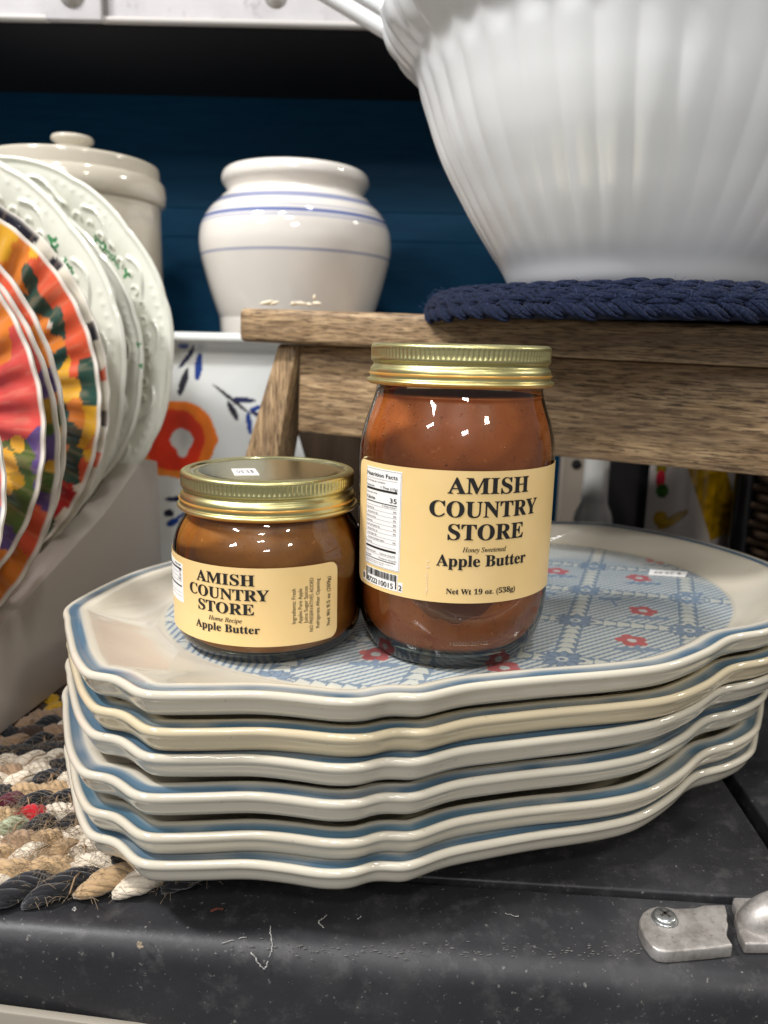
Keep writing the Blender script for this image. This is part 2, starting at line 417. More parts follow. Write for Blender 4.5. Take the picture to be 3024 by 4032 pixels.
sc0 = on_z(*zl(620, 1385), ZT + .0062)
V, F = lathe(catmull([(0, .0024), (.002, .0024), (.0038, .0018), (.0043, .0008), (.0044, 0), (.0, -.001)], 4), 32)
sw = add('screw', mesh('screw', V, F), M['screw'], lt, (sc0[0] - L0[0], sc0[1] - L0[1], .0052))
for a in (35, 125):
    me = box('screw_slot', -.0022, .0022, -.0005, .0005, .0019, .00255, 0, 1, Matrix.Rotation(R(a), 4, 'Z')); add('screw_slot', me, simple('slot_dark', (50, 48, 46), .6), sw)
h2 = thing('latch_hook', 'rounded aluminium latch hook at the right frame edge beside the broken plate', 'latch', (0.158, 0.26, ZT))
H0 = np.array([.158, .26])
latch([on_z(x, y, ZT + .0046)[:2] - H0 for x, y in [zl(*q_) for q_ in [(1150, 1232), (1300, 1234), (1600, 1240), (1600, 1590), (1240, 1592), (1215, 1540), (1190, 1490), (1182, 1440), (1160, 1370), (1168, 1310), (1142, 1270)]]], .0046, 'hook_plate', h2)
hk0 = on_z(*zl(1300, 1420), ZT + .005) - np.array([*H0, ZT])
V, F = tube(hk0 * np.array([1, 1, 0]) + catmull([(.0000, .000, .0005), (.0030, .000, .0048), (.010, .000, .0078), (.022, .000, .0088), (.04, .000, .0088)], 6), np.r_[np.linspace(.0064, .0086, 13), np.full(12, .0086)], 18); add('hook_loop', mesh('hook_loop', V, F, True, None, 60), M['alu'], h2)

# ---- blue back boards and black wall top
YW = 0.83
wall = thing('blue_back_wall', 'dark blue horizontal board wall behind the crock and vase', 'wall', (0, YW, ZT))
zs = [-.206, .107, .135, .242]
for a, b in zip(zs[:-1], zs[1:]):
    add('board', box('board', -.9, .9, 0, .02, a - ZT + .0001, b - ZT - .0001, .0005, 1), M['blue'], wall)
add('backing', box('backing', -.9, .9, .006, .03, 0, .46, 0, 1), M['void'], wall)
# ---- upper shelf
YS = 0.655
zs_ = on_y(420, 57, YS)[2]
sh = thing('upper_shelf', 'chipped white shelf edge with a black underside above the crockery', 'shelf', (0, YS, zs_))
lip = [(.0, .0), (.004, -.0005), (.010, .003)]
add('shelf_face', box('shelf_face', -.8, .8, .0045, .03, .0055, .12, .0015, 2), M['white_paint'], sh)
add('shelf_lip', box('shelf_lip', -.8, .8, .0, .0062, .0015, .0065, .0022, 3), simple('grey_white_lip', (176, 172, 168), .5), sh)
add('underside', box('underside', -.8, .8, .0068, YW - YS + .01, .0012, .0050, 0, 1), M['void'], sh)
xa, xb = on_y(102, 40, YS)[0], on_y(222, 40, YS)[0]
add('bracket', box('bracket', xa, xb, -.004, .0055, .0015, .10, .0012, 2), M['white_paint'], sh)
add('shelf_face', box('seam_shade_strip', xb + .0005, xb + .003, .002, .0055, .006, .12, 0, 1), simple('seam_shadow', (120, 116, 114), .7), sh)  # grey strip paints the shade of the gap beside the bracket
for x, y, yy in ((160, 4, -.004), (594, -2, .006)):
    p = on_y(x, y, YS)
    V, F = lathe(catmull([(0, .005), (.004, .0045), (.0085, .002), (.009, 0), (.0, -.002)], 4), 24)
    me = mesh('screw', V, F); me.transform(Matrix.Rotation(R(90), 4, 'X')); add('screw', me, M['alu'], sh, (p[0], yy, p[2] - zs_ + .004))

# ================================================================== PLATTERS
rz_top = -0.1119
def onr(x, y): return on_z(x, y, rz_top)[:2]
OUT = [onr(*q) for q in [(147, 1302), (138, 1335), (143, 1372), (152, 1410), (170, 1440), (188, 1453), (212, 1457), (240, 1461), (262, 1473), (290, 1490), (331, 1497), (440, 1497), (549, 1496), (640, 1503), (713, 1511), (775, 1512), (815, 1507), (841, 1500), (875, 1501), (922, 1501), (1011, 1481), (1110, 1470), (1207, 1461), (1343, 1450), (1452, 1434), (1534, 1404), (1588, 1374), (1659, 1361)]]
OUT += [np.array(p) for p in [(.178, .317), (.188, .331), (.197, .347), (.210, .372), (.217, .398), (.213, .425), (.203, .450), (.189, .472), (.170, .492), (.147, .507), (.116, .509), (.085, .502), (.055, .506), (.02, .500), (-.02, .485), (-.06, .455), (-.095, .415), (-.112, .392), (-.128, .362)]]
oc = np.array([.041, .382])
OUTc = catmull(np.array(OUT), 10, True)
# resample by arclength & smooth
def resample(P, n):
    Q = np.vstack([P, P[:1]]); d = np.r_[0, np.cumsum(np.linalg.norm(np.diff(Q, axis=0), axis=1))]; s = np.arange(n) / n * d[-1]
    return np.stack([np.interp(s, d, Q[:, 0]), np.interp(s, d, Q[:, 1])], 1)
NO = 720
OC = resample(OUTc, NO)
for _ in range(6): OC = .25 * np.roll(OC, 1, 0) + .5 * OC + .25 * np.roll(OC, -1, 0)
OC = OC - oc
def offset(P, s):
    T = np.roll(P, -3, 0) - np.roll(P, 3, 0); T /= np.linalg.norm(T, axis=1)[:, None]
    Nn = np.stack([T[:, 1], -T[:, 0]], 1); Nn *= np.sign((Nn * P).sum(1).mean())
    return P - Nn * s
tilt = R(24); EA, EB = .149, .111
ang = np.arctan2(OC[:, 1], OC[:, 0])
ca, sa = np.cos(ang - tilt), np.sin(ang - tilt)
re = 1 / np.sqrt((ca / EA) ** 2 + (sa / EB) ** 2); ELL = np.stack([re * np.cos(ang), re * np.sin(ang)], 1)
RIM = .0225; FLOOR = .0100
CREAM = np.array(lin(206, 198, 181)); BLUE = np.array(lin(76, 102, 122))
# profile: ('o', inward offset, z, blue) for the rim zone, ('e', lerp to oval, z) inside, ('s', oval scale, z)
PR = [('s', .0, 0.0, 0), ('s', .72, 0.0, 0), ('s', .80, .0, 0), ('s', .82, .002, 0), ('e', .9, .0035, 0), ('e', .45, .0085, 0), ('o', .0100, .0108, 0), ('o', .0062, .0116, 0), ('o', .0040, .0128, 0), ('o', .0028, .0145, 0), ('o', .0021, .0165, 0), ('o', .0017, .0180, 0), ('o', .0010, .0190, 0), ('o', .0003, .0199, 0),
      ('o', .0, .0206, 0), ('o', .0004, .0218, 0), ('o', .0012, .02245, 0), ('o', .0021, .0223, .1), ('o', .0029, .0219, 1), ('o', .0040, .0217, 1), ('o', .0052, .0217, 1), ('o', .0063, .0219, .75), ('o', .0073, .0221, .2), ('o', .0086, .0221, .0), ('o', .0108, .0212, .0),
      ('e', .12, .0188, 0), ('e', .3, .0162, 0), ('e', .5, .0136, 0), ('e', .72, .0115, 0), ('e', .9, .0104, 0), ('e', 1.0, .0101, 0), ('s', .9, .0100, 0), ('s', .6, .0100, 0), ('s', .3, .0100, 0), ('s', .0, .0100, 0)]
OC0 = OC
def platter_mesh(cream, bl, seed):
    OC = OC0 if seed == 1 else OC0 * (1 + .0045 * np.sin(3 * ang + seed * 1.7) + .003 * np.sin(5 * ang + seed * .9) + .0016 * np.sin(11 * ang + seed))[:, None]
    if seed > 15:
        OC = OC.copy(); OC[:, 0] *= 1 - .036 * sm(.02, .12, OC[:, 0])
    base = offset(OC, .0100); inn = offset(OC, .0108); V, Cc = [], []
    nz = vnoise2(np.arange(NO) / 26., np.zeros(NO) + seed, seed); nz2 = vnoise2(np.arange(NO) / 7., np.zeros(NO) + seed, seed + 3)
    for k, (typ, a, z, b) in enumerate(PR):
        if typ == 'o': P = offset(OC, a)
        elif typ == 'e': P = (base if z < .0095 else inn) * (1 - a) + ELL * a
        else: P = ELL * max(a, 1e-3)
        V.append(np.c_[P, np.full(NO, z)])
        bb = np.clip(b * (.72 + .5 * nz) * (.85 + .3 * nz2), 0, 1)[:, None] if b else np.zeros((NO, 1))
        Cc.append(cream * (1 - bb) + bl * (1 + .35 * (nz[:, None] - .5)) * bb)
    return mesh('platter', np.concatenate(V), grid_faces(len(PR), NO, False, True), True, np.concatenate(Cc), None)
plat_info = [  # rim z, dx, dy, rot, cream tint, label
    (-.1119, 0, 0, 0, (1, 1, 1), 'top cream platter with printed blue and red flowers, carrying both jars'),
    (-.1251, .0010, .0005, .2, (1.03, .95, .78), 'yellower cream platter second from the top of the stack'),
    (-.1356, -.0015, .0008, .1, (1, 1, 1), 'third cream platter from the top of the blue rimmed stack'),
    (-.1490, -.0030, .0005, .4, (.97, .97, .97), 'fourth cream platter from the top of the blue rimmed stack'),
    (-.1642, -.0030, .0005, .5, (.98, .97, .95), 'second cream platter from the bottom of the blue rimmed stack'),
    (-.1747, -.0045, .0, .4, (1, 1, 1), 'bottom cream platter resting on the braided rug'),
]
for i, (rz, dx, dy, rot, tn, lab) in enumerate(plat_info):
    p = thing('serving_platter', lab, 'platter', (oc[0] + dx, oc[1] + dy, rz - RIM), 'stack of blue rimmed platters')
    p.rotation_euler = (0, 0, R(rot))
    add('dish', platter_mesh(CREAM * np.array(tn), BLUE * np.array([1, 1 + .06 * (i % 3 == 1), 1]), i * 5 + 1), M['platter'], p)
    if i == 0: top_platter = p
ZF = rz_top - RIM + FLOOR   # floor of the top platter

# ---- printed decal on the top platter
nx, ny = 520, 400
gx, gy = np.meshgrid(np.linspace(-EA * 1.02, EA * 1.02, nx), np.linspace(-EB * 1.02, EB * 1.02, ny), indexing='ij')
X = gx * math.cos(tilt) - gy * math.sin(tilt) + oc[0]; Y = gx * math.sin(tilt) + gy * math.cos(tilt) + oc[1]
edge = 1 - np.sqrt((gx / EA) ** 2 + (gy / EB) ** 2)
av, bv, o0 = np.array([.0500, -.0105]), np.array([.0168, .0475]), np.array([.0918, .3463])
det = av[0] * bv[1] - av[1] * bv[0]
gi = ((X - o0[0]) * bv[1] - (Y - o0[1]) * bv[0]) / det; gj = (-(X - o0[0]) * av[1] + (Y - o0[1]) * av[0]) / det
la, lb = .0511, .0504
fi, fj = gi - np.round(gi), gj - np.round(gj)
ui, uj = fi * la, fj * lb            # metres from the nearest chain lines
WHT = np.array(lin(194, 199, 195)); STB = np.array(lin(92, 120, 148)); FLB = np.array(lin(98, 126, 156)); FLD = np.array(lin(66, 94, 128)); RED = np.array(lin(182, 26, 42))
C = np.ones((nx, ny, 3)) * WHT
steep = (np.round(gi - .5) < -2)
s1 = (-.57 * (X) + .82 * Y) / .0029; s2 = (.98 * X - .1 * Y) / .0032
st = np.where(steep, s2, s1); k = sm(.25, .33, np.abs((st % 1) - .5) * 1.0)
C = C * (1 - k[..., None]) + STB * k[..., None]
# chains: pale arrowheads on blue ground
def chain(u, v, half=.0042, per=.0062):
    t = (v / per) % 1; wdt = half * (1.0 - .62 * t)
    band = np.abs(u) < half + .0003
    return band, (np.abs(u) < wdt) & (t > .10)
for (u, v, wob) in ((ui, gj * lb, 0), (uj, gi * la, 1)):
    band, arrow = chain(u, v)
    C[band] = STB * .92
    C[arrow] = np.array(lin(198, 200, 190))
# blue flowers on the crossings
rr = np.hypot(ui, uj); th = np.arctan2(uj, ui)
pet = .0088 * (.70 + .30 * np.cos(8 * th)) ** .6
C[rr < pet + .0009] = FLD; C[rr < pet - .0004] = FLB
C[(rr < pet) & (np.abs(np.sin(4 * th)) > .93) & (rr > .003)] = FLD
C[rr < .0026] = WHT; C[rr < .0012] = FLD
# red flowers with blue stems
for k, (rx, ry) in enumerate([(.1007, .4294), (.1451, .4189), (.1289, .3621), (.1109, .3216), (.1683, .4568), (-.002, .2995), (.0496, .2885), (.052, .345), (-.03, .345), (.02, .40), (.062, .44), (-.045, .395)]):
    for (sx, sy) in ((0, -.008), (.005, -.0105), (-.006, -.0100)):
        d = np.hypot((X - rx - sx) / (1.9 if sx else .5), (Y - ry - sy) / (.8 if sx else 2.4)); C[d < .0026] = FLB
    d = np.hypot(X - rx, Y - ry); t = np.arctan2(Y - ry, X - rx) + k * .7
    pr_ = .0073 * (.66 + .34 * np.abs(np.cos(2.5 * t)) ** .7)
    C[d < pr_] = RED; C[(d < pr_) & (np.abs(np.cos(2.5 * t)) < .12) & (d > .002)] = RED * .6; C[d < .0021] = WHT
# little two-leaf sprigs
for (rx, ry) in [(.118, .378), (.085, .385), (.165, .39), (.175, .425), (.06, .32), (.03, .30)]:
    for s in (-1, 1):
        d = np.hypot((X - rx - s * .003) / 1.2, (Y - ry - .002) / .8); C[d < .0028] = FLB
    C[(np.abs(X - rx) < .0008) & (np.abs(Y - ry + .004) < .005)] = FLB
C = C * .80 + np.array(lin(190, 194, 192)) * .20
nzz = vnoise2(X * 260, Y * 260, 3); C = C * (1 - .10 * nzz[..., None]) + CREAM * (.06)
fade = sm(-.005, .012, edge + .004 * (vnoise2(X * 90, Y * 90, 9) - .5))[..., None]; C = CREAM * (1 - fade) + C * fade
idx = np.full((nx, ny), -1); keep = edge > -.012; idx[keep] = np.arange(keep.sum())
zz = FLOOR + .00022 + np.where(edge < .06, (.06 - edge) * .0012, 0)
Vd = np.stack([X - oc[0], Y - oc[1], zz], -1)[keep]
q = np.stack([idx[:-1, :-1], idx[1:, :-1], idx[1:, 1:], idx[:-1, 1:]], -1).reshape(-1, 4); q = q[(q >= 0).all(1)]
add('printed_pattern', mesh('printed_pattern', Vd, q, True, C[keep]), M['decal'], top_platter)

# ================================================================== JARS
def cyl_map(Cx, Cy, r):
    D = math.hypot(Cx, Cy); ef = np.array([-Cx / D, -Cy / D]); er = np.array([-ef[1], ef[0]])
    # right-hand side as the camera sees it: forward x up
    er = np.array([-ef[1], ef[0]]); 
    if er[0] < 0: er = -er
    def f(s, z, off=0.0):
        th = np.asarray(s) / r
        return np.stack([(r + off) * (np.sin(th) * er[0] + np.cos(th) * ef[0]), (r + off) * (np.sin(th) * er[1] + np.cos(th) * ef[1]), np.asarray(z)], -1)
    return f
def label_mesh(f, s0, s1, z0, z1, cr, off=.0003, th=.00012, round_l=True, round_r=True):
    n = 120; s = np.linspace(s0, s1, n)
    # denser near the ends
    s = np.unique(np.r_[s, s0 + cr * (1 - np.cos(np.linspace(0, np.pi / 2, 10))), s1 - cr * (1 - np.cos(np.linspace(0, np.pi / 2, 10)))])
    dl = np.zeros_like(s)
    if round_l: a = np.clip((s0 + cr - s) / cr, 0, 1); dl = np.maximum(dl, cr * (1 - np.sqrt(1 - a ** 2)))
    if round_r: a = np.clip((s - (s1 - cr)) / cr, 0, 1); dl = np.maximum(dl, cr * (1 - np.sqrt(1 - a ** 2)))
    lo, hi = z0 + dl, z1 - dl; m = len(s)
    V = np.concatenate([f(s, lo, off), f(s, hi, off), f(s, lo, off - th), f(s, hi, off - th)])
    F = []
    for i in range(m - 1):
        F += [[i, i + 1, m + i + 1, m + i], [2 * m + i + 1, 2 * m + i, 3 * m + i, 3 * m + i + 1], [m + i, m + i + 1, 3 * m + i + 1, 3 * m + i], [i + 1, i, 2 * m + i, 2 * m + i + 1]]
    F += [[0, m, 3 * m, 2 * m], [m - 1, 2 * m - 1 + 0, 4 * m - 1, 3 * m - 1]]
    return mesh('label', V, F, True, None, 30)
LID = [(.0362, -.0016), (.0371, -.0011), (.0377, -.0004), (.0377, .0000), (.0373, .0005), (.0366, .0008), (.0364, .0014), (.0364, .0034), (.0361, .0046), (.0353, .0056), (.0350, .0062), (.0352, .0069), (.0358, .0076), (.0360, .0082), (.0360, .0088), (.0360, .0118), (.0360, .0126), (.0358, .0134), (.0351, .0140), (.0340, .0143), (.0328, .01425), (.0322, .0138)]
def build_lid(parent, z, stick=None):
    P = catmull(LID, 4); n = 720
    def rm(r, zz, th):
        k = sm(.0086, .0094, zz) * (1 - sm(.0120, .0128, zz)); return r - .00036 * k * (.5 + .5 * np.cos(120 * th)) ** 1.0, zz
    V, F = lathe(P, n, rm)
    lid = add('lid', mesh('lid', V, F), M['gold'], parent, (0, 0, z))
    me = lid.data; me.materials.append(M['gold_rim'])
    lo = np.array([v.co.z for v in me.vertices]); mi = [1 if max(lo[i] for i in p.vertices) < -.0002 else 0 for p in me.polygons]; me.polygons.foreach_set('material_index', mi)
    V, F = lathe(catmull([(.0323, .0140), (.0316, .0134), (.0306, .0131), (.0296, .0132), (.0285, .0136), (.02, .0137), (.0, .0137)], 4), 160)
    add('lid_disc', mesh('lid_disc', V, F), M['gold_top'], lid)
    V, F = lathe(catmull([(.0345, .0), (.0345, .004), (.0, .004)], 3), 64); add('lid_liner', mesh('lid_liner', V, F), M['gold_rim'], lid)
    return lid
def texts(parent, f, items, mat, off, name='lettering', cut=.0016):
    parts = []
    for (body, s0, s1, y0, cap, H) in items:
        V, F = text_fit(body, s0, s1, y0, cap, H, cut); parts.append((f(V[:, 0], V[:, 1], off), F))
        for q_, (bx_, by_) in enumerate(((.022, 0), (-.022, .012))): parts.append((f(V[:, 0] + bx_ * cap, V[:, 1] + by_ * cap, off + .00001 * (q_ + 1)), F))
    V, F = join(parts); return add(name, mesh(name, V, F, False), mat, parent)
HB = .66   # cap height of the serif face in text units
rj = .040
def jar(label, loc, prof, lidz, cprof, cmat, name='jar_of_apple_butter'):
    j = thing(name, label, 'jar', loc)
    V, F = lathe(catmull(prof, 6), 160); g = add('glass', mesh('glass', V, F), M['glass'], j)
    V, F = lathe(catmull(cprof, 6), 128); add('apple_butter', mesh('apple_butter', V, F), cmat, j)
    build_lid(j, lidz); return j, g
# ---- tall jar
ZB = ZF + .0006
tx, ty = .0294, .3170
tall, tg = jar('tall jar of honey sweetened apple butter with a gold lid', (tx, ty, ZB), 
    [(.0002, .0022), (.022, .0016), (.0285, .0002), (.0310, .0002), (.0335, .0020), (.0365, .0075), (.0388, .0150), (.0397, .0215), (.0400, .0265), (.0400, .031), (.0400, .042), (.0400, .068), (.0400, .0765), (.0400, .0805), (.0398, .0850), (.0391, .0900), (.0377, .0955), (.0359, .1005), (.0344, .1050), (.0336, .1085), (.0338, .1105), (.0343, .1118)],
    -.0123 - ZB, [(.0002, .0064), (.024, .0058), (.0300, .0062), (.0340, .0100), (.0368, .0155), (.0383, .0215), (.0386, .0265), (.0386, .031), (.0386, .042), (.0386, .068), (.0386, .0765), (.0386, .0805), (.0384, .0850), (.0377, .0900), (.0363, .0955), (.0345, .1005), (.0331, .1045), (.0325, .1065), (.02, .1068), (.0002, .1066)], M['butter_tall'])
V, F = lathe(catmull([(.0002, .0014), (.022, .0012), (.0282, .0006), (.0305, .0009), (.0322, .0024), (.0342, .0064), (.0338, .0068), (.030, .0046), (.0002, .0046)], 5), 128)
add('glass_base', mesh('glass_base', V, F), M['glass_base'], tall)
f = cyl_map(tx, ty, rj)
z = lambda v: v / 1000 - ZB
A = lambda deg: R(deg) * rj
lab = add('label', label_mesh(f, A(-70.8), A(103), z(-93.6), z(-43.2), .0046), M['label'], tall)
def tl(body, a0, a1, base, cap, bold=True): return (mathbold(body, bold), A(a0), A(a1), z(base), cap / 1000, HB)
texts(lab, f, [tl('AMISH', -3.6, 42.7, -51.6, 5.75), tl('COUNTRY', -12.8, 50.6, -60.4, 5.75), tl('STORE', -2.6, 40.6, -69.0, 5.75), tl('Honey Sweetened', 5.4, 29.8, -73.6, 1.75, False), tl('Apple Butter', -8.2, 43.8, -79.2, 4.2), tl('Net Wt 19 oz. (538g)', -2.4, 37.3, -90.0, 2.0)], M['ink'], .00046)
# nutrition panel
a0, a1, zt, zb = A(-58.9), A(-29.3), z(-45.2), z(-84.2); W_, H_ = a1 - a0, zt - zb
pan = add('nutrition_panel', label_mesh(f, a0, a1, zb, zt, .0003, .00045), M['paper'], lab)
ns = lambda u: a0 + u * W_
nz_ = lambda v: zt - v * H_
def nt(body, u0, u1, v, cap): return (body, ns(u0), ns(u1), nz_(v), cap * H_, .72)
texts(pan, f, [nt('Nutrition Facts', .04, .91, .083, .042), nt('Calories', .04, .33, .318, .034), nt('35', .74, .90, .318, .048), nt('1 Tbsp (17g)', .50, .91, .190, .022), nt('Serving size', .04, .30, .190, .020)], M['ink'], .0006, 'panel_print', .002)
small = [('32 servings per container', .04, .62, .140, .016), ('Amount per serving', .04, .39, .258, .014), ('% Daily Value*', .54, .90, .368, .015)]
rows = [('Total Fat 0g', .04, '0%'), ('Saturated Fat 0g', .08, '0%'), ('Cholesterol 0mg', .04, '0%'), ('Sodium 0mg', .04, '0%'), ('Total Carbohydrate 9g', .04, '3%'), ('Dietary Fiber 1g', .08, '4%'), ('Total Sugars 8g', .08, ''), ('Includes 5g Added Sugars', .12, '10%'), ('Protein 0g', .04, '')]
for i, (b, u, p) in enumerate(rows):
    v = .413 + i * .0440; small.append((b, u, u + .021 * len(b), v, .015))
    if p: small.append((p, .83, .90, v, .017))
small += [('Vitamin D 0mcg 0%', .04, .38, .858, .015), ('Calcium 2mg 0%', .50, .90, .858, .015), ('Iron 0mg 0%', .04, .24, .905, .015), ('Potassium 35mg 0%', .48, .93, .905, .015), ('*The % Daily Value tells you how much a nutrient in a', .04, .85, .950, .009), ('serving of food contributes to a daily diet.', .04, .62, .968, .009)]
texts(pan, f, [nt(*s_) for s_ in small], M['ink_soft'], .0006, 'panel_small_print', .003)
bars = [rect2d(ns(.04), ns(.91), nz_(v), nz_(v + h), 10) for v, h in ((.202, .021), (.337, .008), (.797, .020), (.918, .007))]
V, F = join([(f(V[:, 0], V[:, 1], .0006), F) for V, F in bars]); add('panel_rules', mesh('panel_rules', V, F, False), M['ink'], pan)
bars = [rect2d(ns(.04), ns(.91), nz_(v), nz_(v + .0022), 8) for v in [.105] + [.378 + .044 * i for i in range(10)] + [.868]]
bars += [rect2d(ns(.015), ns(.985), nz_(.010), nz_(.0125), 8), rect2d(ns(.015), ns(.985), nz_(.988), nz_(.9905), 8), rect2d(ns(.015), ns(.02), nz_(.01), nz_(.99)), rect2d(ns(.98), ns(.985), nz_(.01), nz_(.99))]
V, F = join([(f(V[:, 0], V[:, 1], .0006), F) for V, F in bars]); add('panel_hairlines', mesh('panel_hairlines', V, F, False), M['ink_soft'], pan)
# barcode
bc = add('barcode', label_mesh(f, A(-57.5), A(-30.5), z(-92.0), z(-85.4), .0002, .00044), M['paper'], lab)
rb = random.Random(5); bars = []; s_ = A(-57.2)
while s_ < A(-30.9):
    wd = rb.choice([.00018, .00018, .00036, .00054]); edge_ = s_ < A(-55.8) or s_ > A(-32.6)
    bars.append(rect2d(s_, s_ + wd, z(-91.2 if edge_ else -88.2), z(-85.5))); s_ += wd + rb.choice([.00018, .0003, .00042])
V, F = join([(f(V[:, 0], V[:, 1], .0006), F) for V, F in bars]); add('barcode_bars', mesh('barcode_bars', V, F, False), M['ink'], bc)
for b_, e_ in ((-61.2, -58.6), (-30.0, -27.2)):
    add('digit_patch', label_mesh(f, A(b_), A(e_), z(-92.0), z(-88.2), .0001, .00042), M['paper'], bc)
texts(bc, f, [('87222', A(-55.6), A(-45.6), z(-91.3), .0022, .72), ('10015', A(-44.2), A(-33.4), z(-91.3), .0022, .72), ('0', A(-60.9), A(-58.9), z(-91.0), .0022, .72), ('2', A(-29.6), A(-27.6), z(-91.3), .0022, .72)], M['ink'], .0006, 'barcode_digits')
def surf(s_, z_, off=0.0):
    """point on the butter surface at arc angle (rad) and height above the base"""
    pr_ = np.array([(.0302, .0066), (.0340, .0100), (.0368, .0155), (.0383, .0215), (.0386, .0265), (.0386, .0805), (.0384, .0850), (.0377, .0900), (.0363, .0955), (.0345, .1005), (.0331, .1045)])
    r_ = np.interp(z_, pr_[:, 1], pr_[:, 0]) + off; v = f(np.asarray(s_) * rj, z_, 0) ; k_ = (r_ / rj)[..., None] if np.ndim(r_) else r_ / rj
    return np.concatenate([v[..., :2] * k_, v[..., 2:]], -1)
gz_ = z(-93.4); th_ = np.radians(np.linspace(-24, 27, 40)); dep = .0085 * (1 - ((th_ - R(1.5)) / R(25.6)) ** 2) * (1 + .10 * np.sin(th_ * 23)) + .0004
rowz = np.linspace(0, 1, 8); Vg = np.concatenate([surf(th_, gz_ - dep * q_, .00012 - .0000 * q_) for q_ in rowz])
add('butter_gap', mesh('butter_gap', Vg, grid_faces(8, 40), True), simple('thin_butter', (120, 60, 16), .3), tall)
V, F = tube(surf(th_, gz_ - dep, .0000), .00045 * (1 + .5 * np.sin(th_ * 31)), 6); add('butter_edge', mesh('butter_edge', V, F), simple('butter_ridge', (176, 104, 66), .35), tall)
bub = []
for i in range(230):
    up_ = rng.rand() < .7; s_ = R(rng.uniform(-75, 75)); zz2 = rng.uniform(.083, .103) if up_ else rng.uniform(.0095, .020); r_ = rng.choice([.00018, .00026, .0004, .0006], p=[.4, .35, .2, .05])
    c_ = surf(s_, zz2, .0001); V, F = lathe([(.0001, -1), (.7, -.7), (1, 0), (.7, .7), (.0001, 1)], 7); bub.append((V * r_ + c_, F))
V, F = join(bub); tag(add('air_bubbles', mesh('air_bubbles', V, F), simple('bubble_rim', (196, 128, 80), .15), tall), kind='stuff')
# scuff on the label and the etched lot code on the glass
parts = []
for i in range(26):
    s_ = A(-13.2) + rng.normal(0, .00025); zc = z(-78 - 13 * rng.rand()); V, F = rect2d(s_, s_ + rng.uniform(.0001, .0006), zc, zc + rng.uniform(.0002, .0009)); parts.append((f(V[:, 0], V[:, 1], .00047), F))
V, F = join(parts); add('scuff', mesh('scuff', V, F, False), simple('scuff_white', (236, 214, 176), .6), lab)
texts(tg, lambda s, zz_, o: f(np.asarray(s) * .985, zz_, -.0018), [('145080130712E', A(1), A(24), z(-111.4), .0016, .72)], simple('etched_code', (190, 160, 138), .6), .0001, 'lot_code')
# ---- small jar
sx, sy = -.0490, .3200
sm_j, sg = jar('short jar of home recipe apple butter with a price sticker on its gold lid', (sx, sy, ZB),
    [(.0002, .0020), (.022, .0014), (.0290, .0002), (.0318, .0003), (.0350, .0016), (.0380, .0052), (.0396, .0100), (.0400, .0140), (.0400, .0185), (.0400, .026), (.0400, .0340), (.0400, .0385), (.0398, .0425), (.0388, .0468), (.0372, .0505), (.0354, .0535), (.0343, .0560), (.0338, .0578), (.0342, .0586), (.0338, .0596), (.0340, .0622)],
    -.0645 - ZB, [(.0002, .0044), (.024, .0038), (.0310, .0036), (.0345, .0050), (.0370, .0080), (.0384, .0120), (.0386, .0155), (.0386, .0195), (.0386, .026), (.0386, .0340), (.0386, .0385), (.0384, .0425), (.0374, .0468), (.0358, .0505), (.0341, .0532), (.0330, .0555), (.0326, .0575), (.02, .058), (.0002, .058)], M['butter_small'])
V, F = lathe(catmull([(.0002, .0012), (.022, .0010), (.0290, .0006), (.0322, .0009), (.0346, .0024), (.0340, .0036), (.030, .0030), (.0002, .0030)], 5), 128)
add('glass_base', mesh('glass_base', V, F), M['glass_base'], sm_j)
f = cyl_map(sx, sy, rj)
lab2 = add('label', label_mesh(f, A(-112), A(41.6), z(-114.2), z(-82.7), .0040), M['label'], sm_j)
texts(lab2, f, [tl('AMISH', -43.8, -8.0, -89.7, 4.2), tl('COUNTRY', -49.9, -.3, -95.6, 4.2), tl('STORE', -42.9, -8.5, -101.3, 4.2), tl('Home Recipe', -35.6, -15.2, -104.7, 1.7, False), tl('Apple Butter', -45.4, -5.5, -108.8, 3.05)], M['ink'], .00046)
vert = [('Ingredients: Fresh', 14.2, -105.4, 14.2, False), ('Apples Pure Apple', 17.9, -105.6, 14.2, False), ('Juice Sugar Spices', 21.2, -105.8, 15.0, False), ('NO PRESERVATIVES ADDED', 24.6, -109.6, 22.0, False), ('Refrigerate After Opening', 28.6, -108.6, 20.2, False), (mathbold('Net Wt 9.5 oz (269g)'), 36.0, -108.8, 20.4, True)]
parts = []
for b_, a_, z0_, ln, ser in vert:
    V, F = text_fit(b_, 0, ln / 1000, 0, .00165, HB if ser else .72, None)
    parts.append((f(A(a_) - V[:, 1], z(z0_) + V[:, 0], .00046), F))
V, F = join(parts); add('ingredients_print', mesh('ingredients_print', V, F, False), M['ink'], lab2)
pan2 = add('nutrition_panel', label_mesh(f, A(-98), A(-57.3), z(-101.6), z(-85.6), .0002, .00045), M['paper'], lab2)
bars = [rect2d(A(-97), A(-58.6), z(v) - h, z(v), 14) for v, h in ((-87.4, .0007), (-94.6, .0006))]
V, F = join([(f(V[:, 0], V[:, 1], .0006), F) for V, F in bars]); add('panel_rules', mesh('panel_rules', V, F, False), M['ink'], pan2)
bars = [rect2d(A(-97), A(-58.6), z(v) - .00012, z(v), 14) for v in (-89.4, -91.2, -92.9, -97.6, -99.2)]
V, F = join([(f(V[:, 0], V[:, 1], .0006), F) for V, F in bars]); add('panel_hairlines', mesh('panel_hairlines', V, F, False), M['ink_soft'], pan2)
